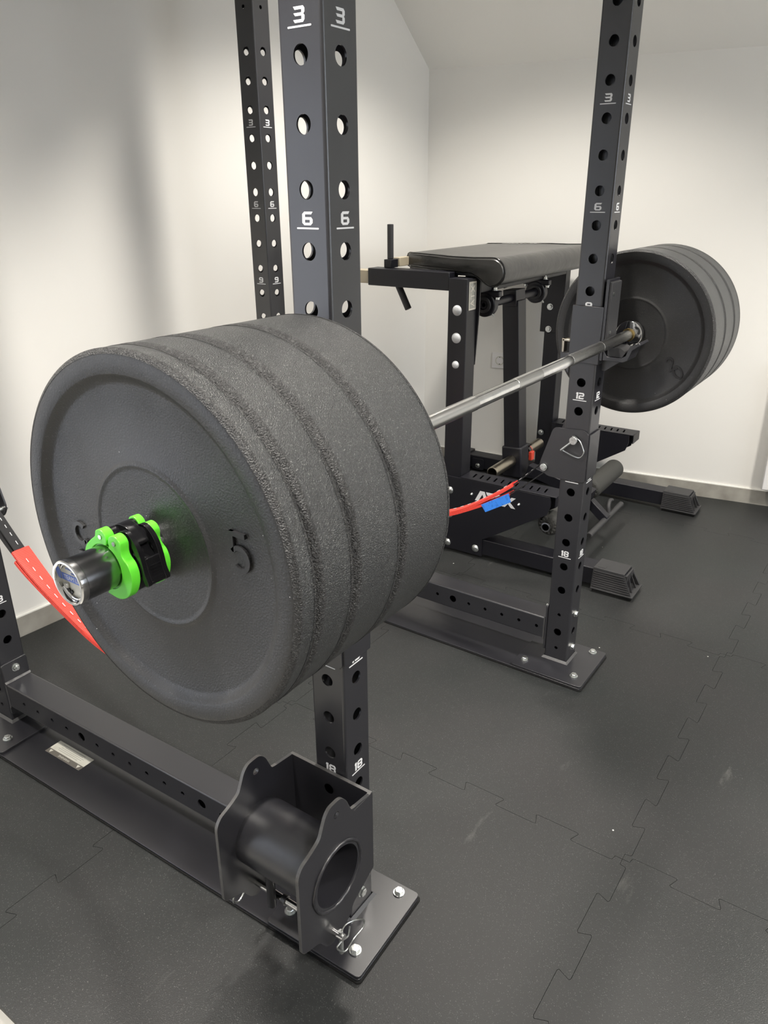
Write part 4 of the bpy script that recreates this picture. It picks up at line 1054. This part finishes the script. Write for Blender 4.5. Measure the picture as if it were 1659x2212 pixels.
# forked lower arm to the roller axle
RA = Vector((PX, 340.0, 200.0))
lo0 = SL + Vector((0, -48, -30))
dv = (RA - lo0); Ld = dv.length; dv.normalize(); side = Vector((1, 0, 0)); upv = side.cross(dv)
mb('lower_arm', bevel=3)(MB().obox(lo0 + dv * Ld / 2, side, dv, upv, 24, Ld / 2 - 22, 24))
mb('roller_bracket', bevel=2)(MB().obox(RA, side, dv, upv, 34, 34, 30))
m = MB(); m.lathe([(-432, 14), (-432, 19), (420, 19), (420, 14), (-432, 14)], RA, (1, 0, 0), 32); m.build('roller_axle', 'chrome', mc)
for a, b_ in ((-408, -38), (60, 400)):
    m = MB(); m.lathe([(a, 19.4), (a, 32), (a + 3, 40), (a + 10, 45), (b_ - 10, 45), (b_ - 3, 40), (b_, 32), (b_, 19.4)], RA, (1, 0, 0), 48); fr = m.build('foam_roller', 'foam', mc)
    m = MB()
    for e in (a - 2, b_ + 2):
        for i in range(14):
            an = 2 * pi * i / 14; m.obox(RA + Vector((e, cos(an) * 31, sin(an) * 31)), (1, 0, 0), (0, cos(an), sin(an)), (0, -sin(an), cos(an)), 2.5, 5, 4)
    m.build('end_fold', 'foam', fr, bevel=1)
# arm down to the cross bar with curved hooks
CB = Vector((PX, 236.0, 104.0)); dv2 = CB - (RA + Vector((0, 0, -10))); L2 = dv2.length; dv2.normalize(); up2 = side.cross(dv2)
mb('drop_arm', bevel=3)(MB().obox(RA + Vector((0, 0, -10)) + dv2 * (L2 / 2 + 16), side, dv2, up2, 19, L2 / 2 - 14, 19))
m = MB(); m.cyl(CB + Vector((-208, 0, 0)), CB + Vector((208, 0, 0)), 13, 24); cb = m.build('cross_bar', 'hardrub', mc, bevel=1.5)
m = MB(); m.cyl(CB + Vector((-208.6, 0, 0)), CB + Vector((-207, 0, 0)), 9, 20); m.build('tube_mouth', 'hole', cb)
m = MB(); m.tube(smoothpts([CB + Vector(p) for p in ((60, 8, 6), (66, 14, 34), (90, 18, 52), (120, 18, 44))], 6), 9, 12); m.build('hook', 'hardrub', mc)
# spring collar on the far weight horn: a thing of its own
cl = thing('horn_collar', (0, 0, 0), 'small black and red spring collar on the weight horn of the padded machine', 'weight collar')
cl.matrix_world = Matrix.Translation(mc.location) @ Matrix.Rotation(radians(1.1), 4, 'Z')
o_ = SL + Vector((104, 0, 0))
m = MB(); m.lathe([(-12, 24.9), (-12, 33), (14, 33), (14, 24.9), (-12, 24.9)], o_, (1, 0, 0), 36); m.build('collar_ring', 'gloss', cl, bevel=1)
m = MB(); m.obox(o_ + Vector((-6, -36, -8)), (1, 0, 0), (0, 1, 0), (0, 0, 1), 15, 8, 20); m.build('release_lever', 'redplastic', cl, bevel=2)
m = MB(); m.lathe([(14.3, 24.9), (14.3, 30), (24, 30), (24, 24.9), (14.3, 24.9)], o_, (1, 0, 0), 36); m.build('inner_band', 'redplastic', cl, bevel=1)
m = MB(); m.obox(o_ + Vector((0, -6, 36)), (1, 0, 0), (0, 1, 0), (0, 0, 1), 20, 16, 4); m.build('lock_tab', 'gloss', cl, bevel=1.5)

# ================================================================== ON THE RIGHT WALL
def onwall(y, z): return Vector((wr(y), y, z))
nrm = Vector((-.986, -.1664, 0)); tan_ = Vector((.1664, -.986, 0))
def socket():
    y0, z0 = 1062.0, 592.0
    c = onwall(y0, z0) + nrm * .5
    t = thing('double_socket', c, 'white double power socket low on the right wall, seen between the machine posts', 'power socket')
    zero_ = Vector((0, 0, 0)); up = Vector((0, 0, 1))
    MB().obox(nrm * 4.5, tan_, nrm, up, 78, 4.2, 41).build('frame', 'socket', t, bevel=2)
    for s_ in (-1, 1):
        q = tan_ * (36 * s_) + nrm * 9
        m = MB(); m.obox(q, tan_, nrm, up, 30, .8, 30); ins = m.build('insert', 'socket', t, bevel=.6)
        m = MB(); m.lathe([(0.9, 24), (2.4, 23), (2.4, 19.5), (-.4, 19), (-.4, .01)], q, nrm, 32); m.build('well', 'sticker', ins)
        m = MB()
        for k in (-1, 1): m.cyl(q + tan_ * (9.5 * k) + nrm * .2, q + tan_ * (9.5 * k) - nrm * .9, 2.6, 12)
        for k in (-1, 1): m.obox(q + up * (18.5 * k) + nrm * .9, tan_, nrm, up, 3, 1.4, 2.4)
        m.build('contact', 'hole', ins)
    return t
socket()
def radiator():
    y1 = -226.0; c = onwall(y1, 100)
    t = thing('wall_radiator', c, 'flat white wall radiator cut off by the right picture edge', 'radiator')
    up = Vector((0, 0, 1)); Lh = 500.0
    MB().obox(tan_ * Lh + nrm * 58 + up * 300, tan_, nrm, up, Lh, 18, 300).build('front_panel', 'socket', t, bevel=5)
    MB().obox(tan_ * Lh + nrm * 22 + up * 300, tan_, nrm, up, Lh - 30, 16, 285).build('rear_panel', 'socket', t, bevel=4)
    for k in (.2, .8): MB().obox(tan_ * (2 * Lh * k) + nrm * 3.3 + up * 300, tan_, nrm, up, 15, 3, 200).build('wall_bracket', 'lampframe', t, bevel=1)
    return t
radiator()

# ------------------------------------------------------------------ render settings
w = bpy.data.worlds.new('world'); scn.world = w; w.use_nodes = True
w.node_tree.nodes['Background'].inputs['Color'].default_value = (.5, .6, .7, 1); w.node_tree.nodes['Background'].inputs['Strength'].default_value = .3
vs = scn.view_settings
scn.display_settings.display_device = 'sRGB'; vs.view_transform = 'Standard'; vs.look = 'None'; vs.gamma = 1.0; vs.use_curve_mapping = False
vs.exposure = 0.58
cy = scn.cycles
cy.use_denoising = True; cy.max_bounces = 7; cy.diffuse_bounces = 4; cy.glossy_bounces = 4; cy.sample_clamp_indirect = 6.0
cy.use_adaptive_sampling = True; cy.adaptive_threshold = .02
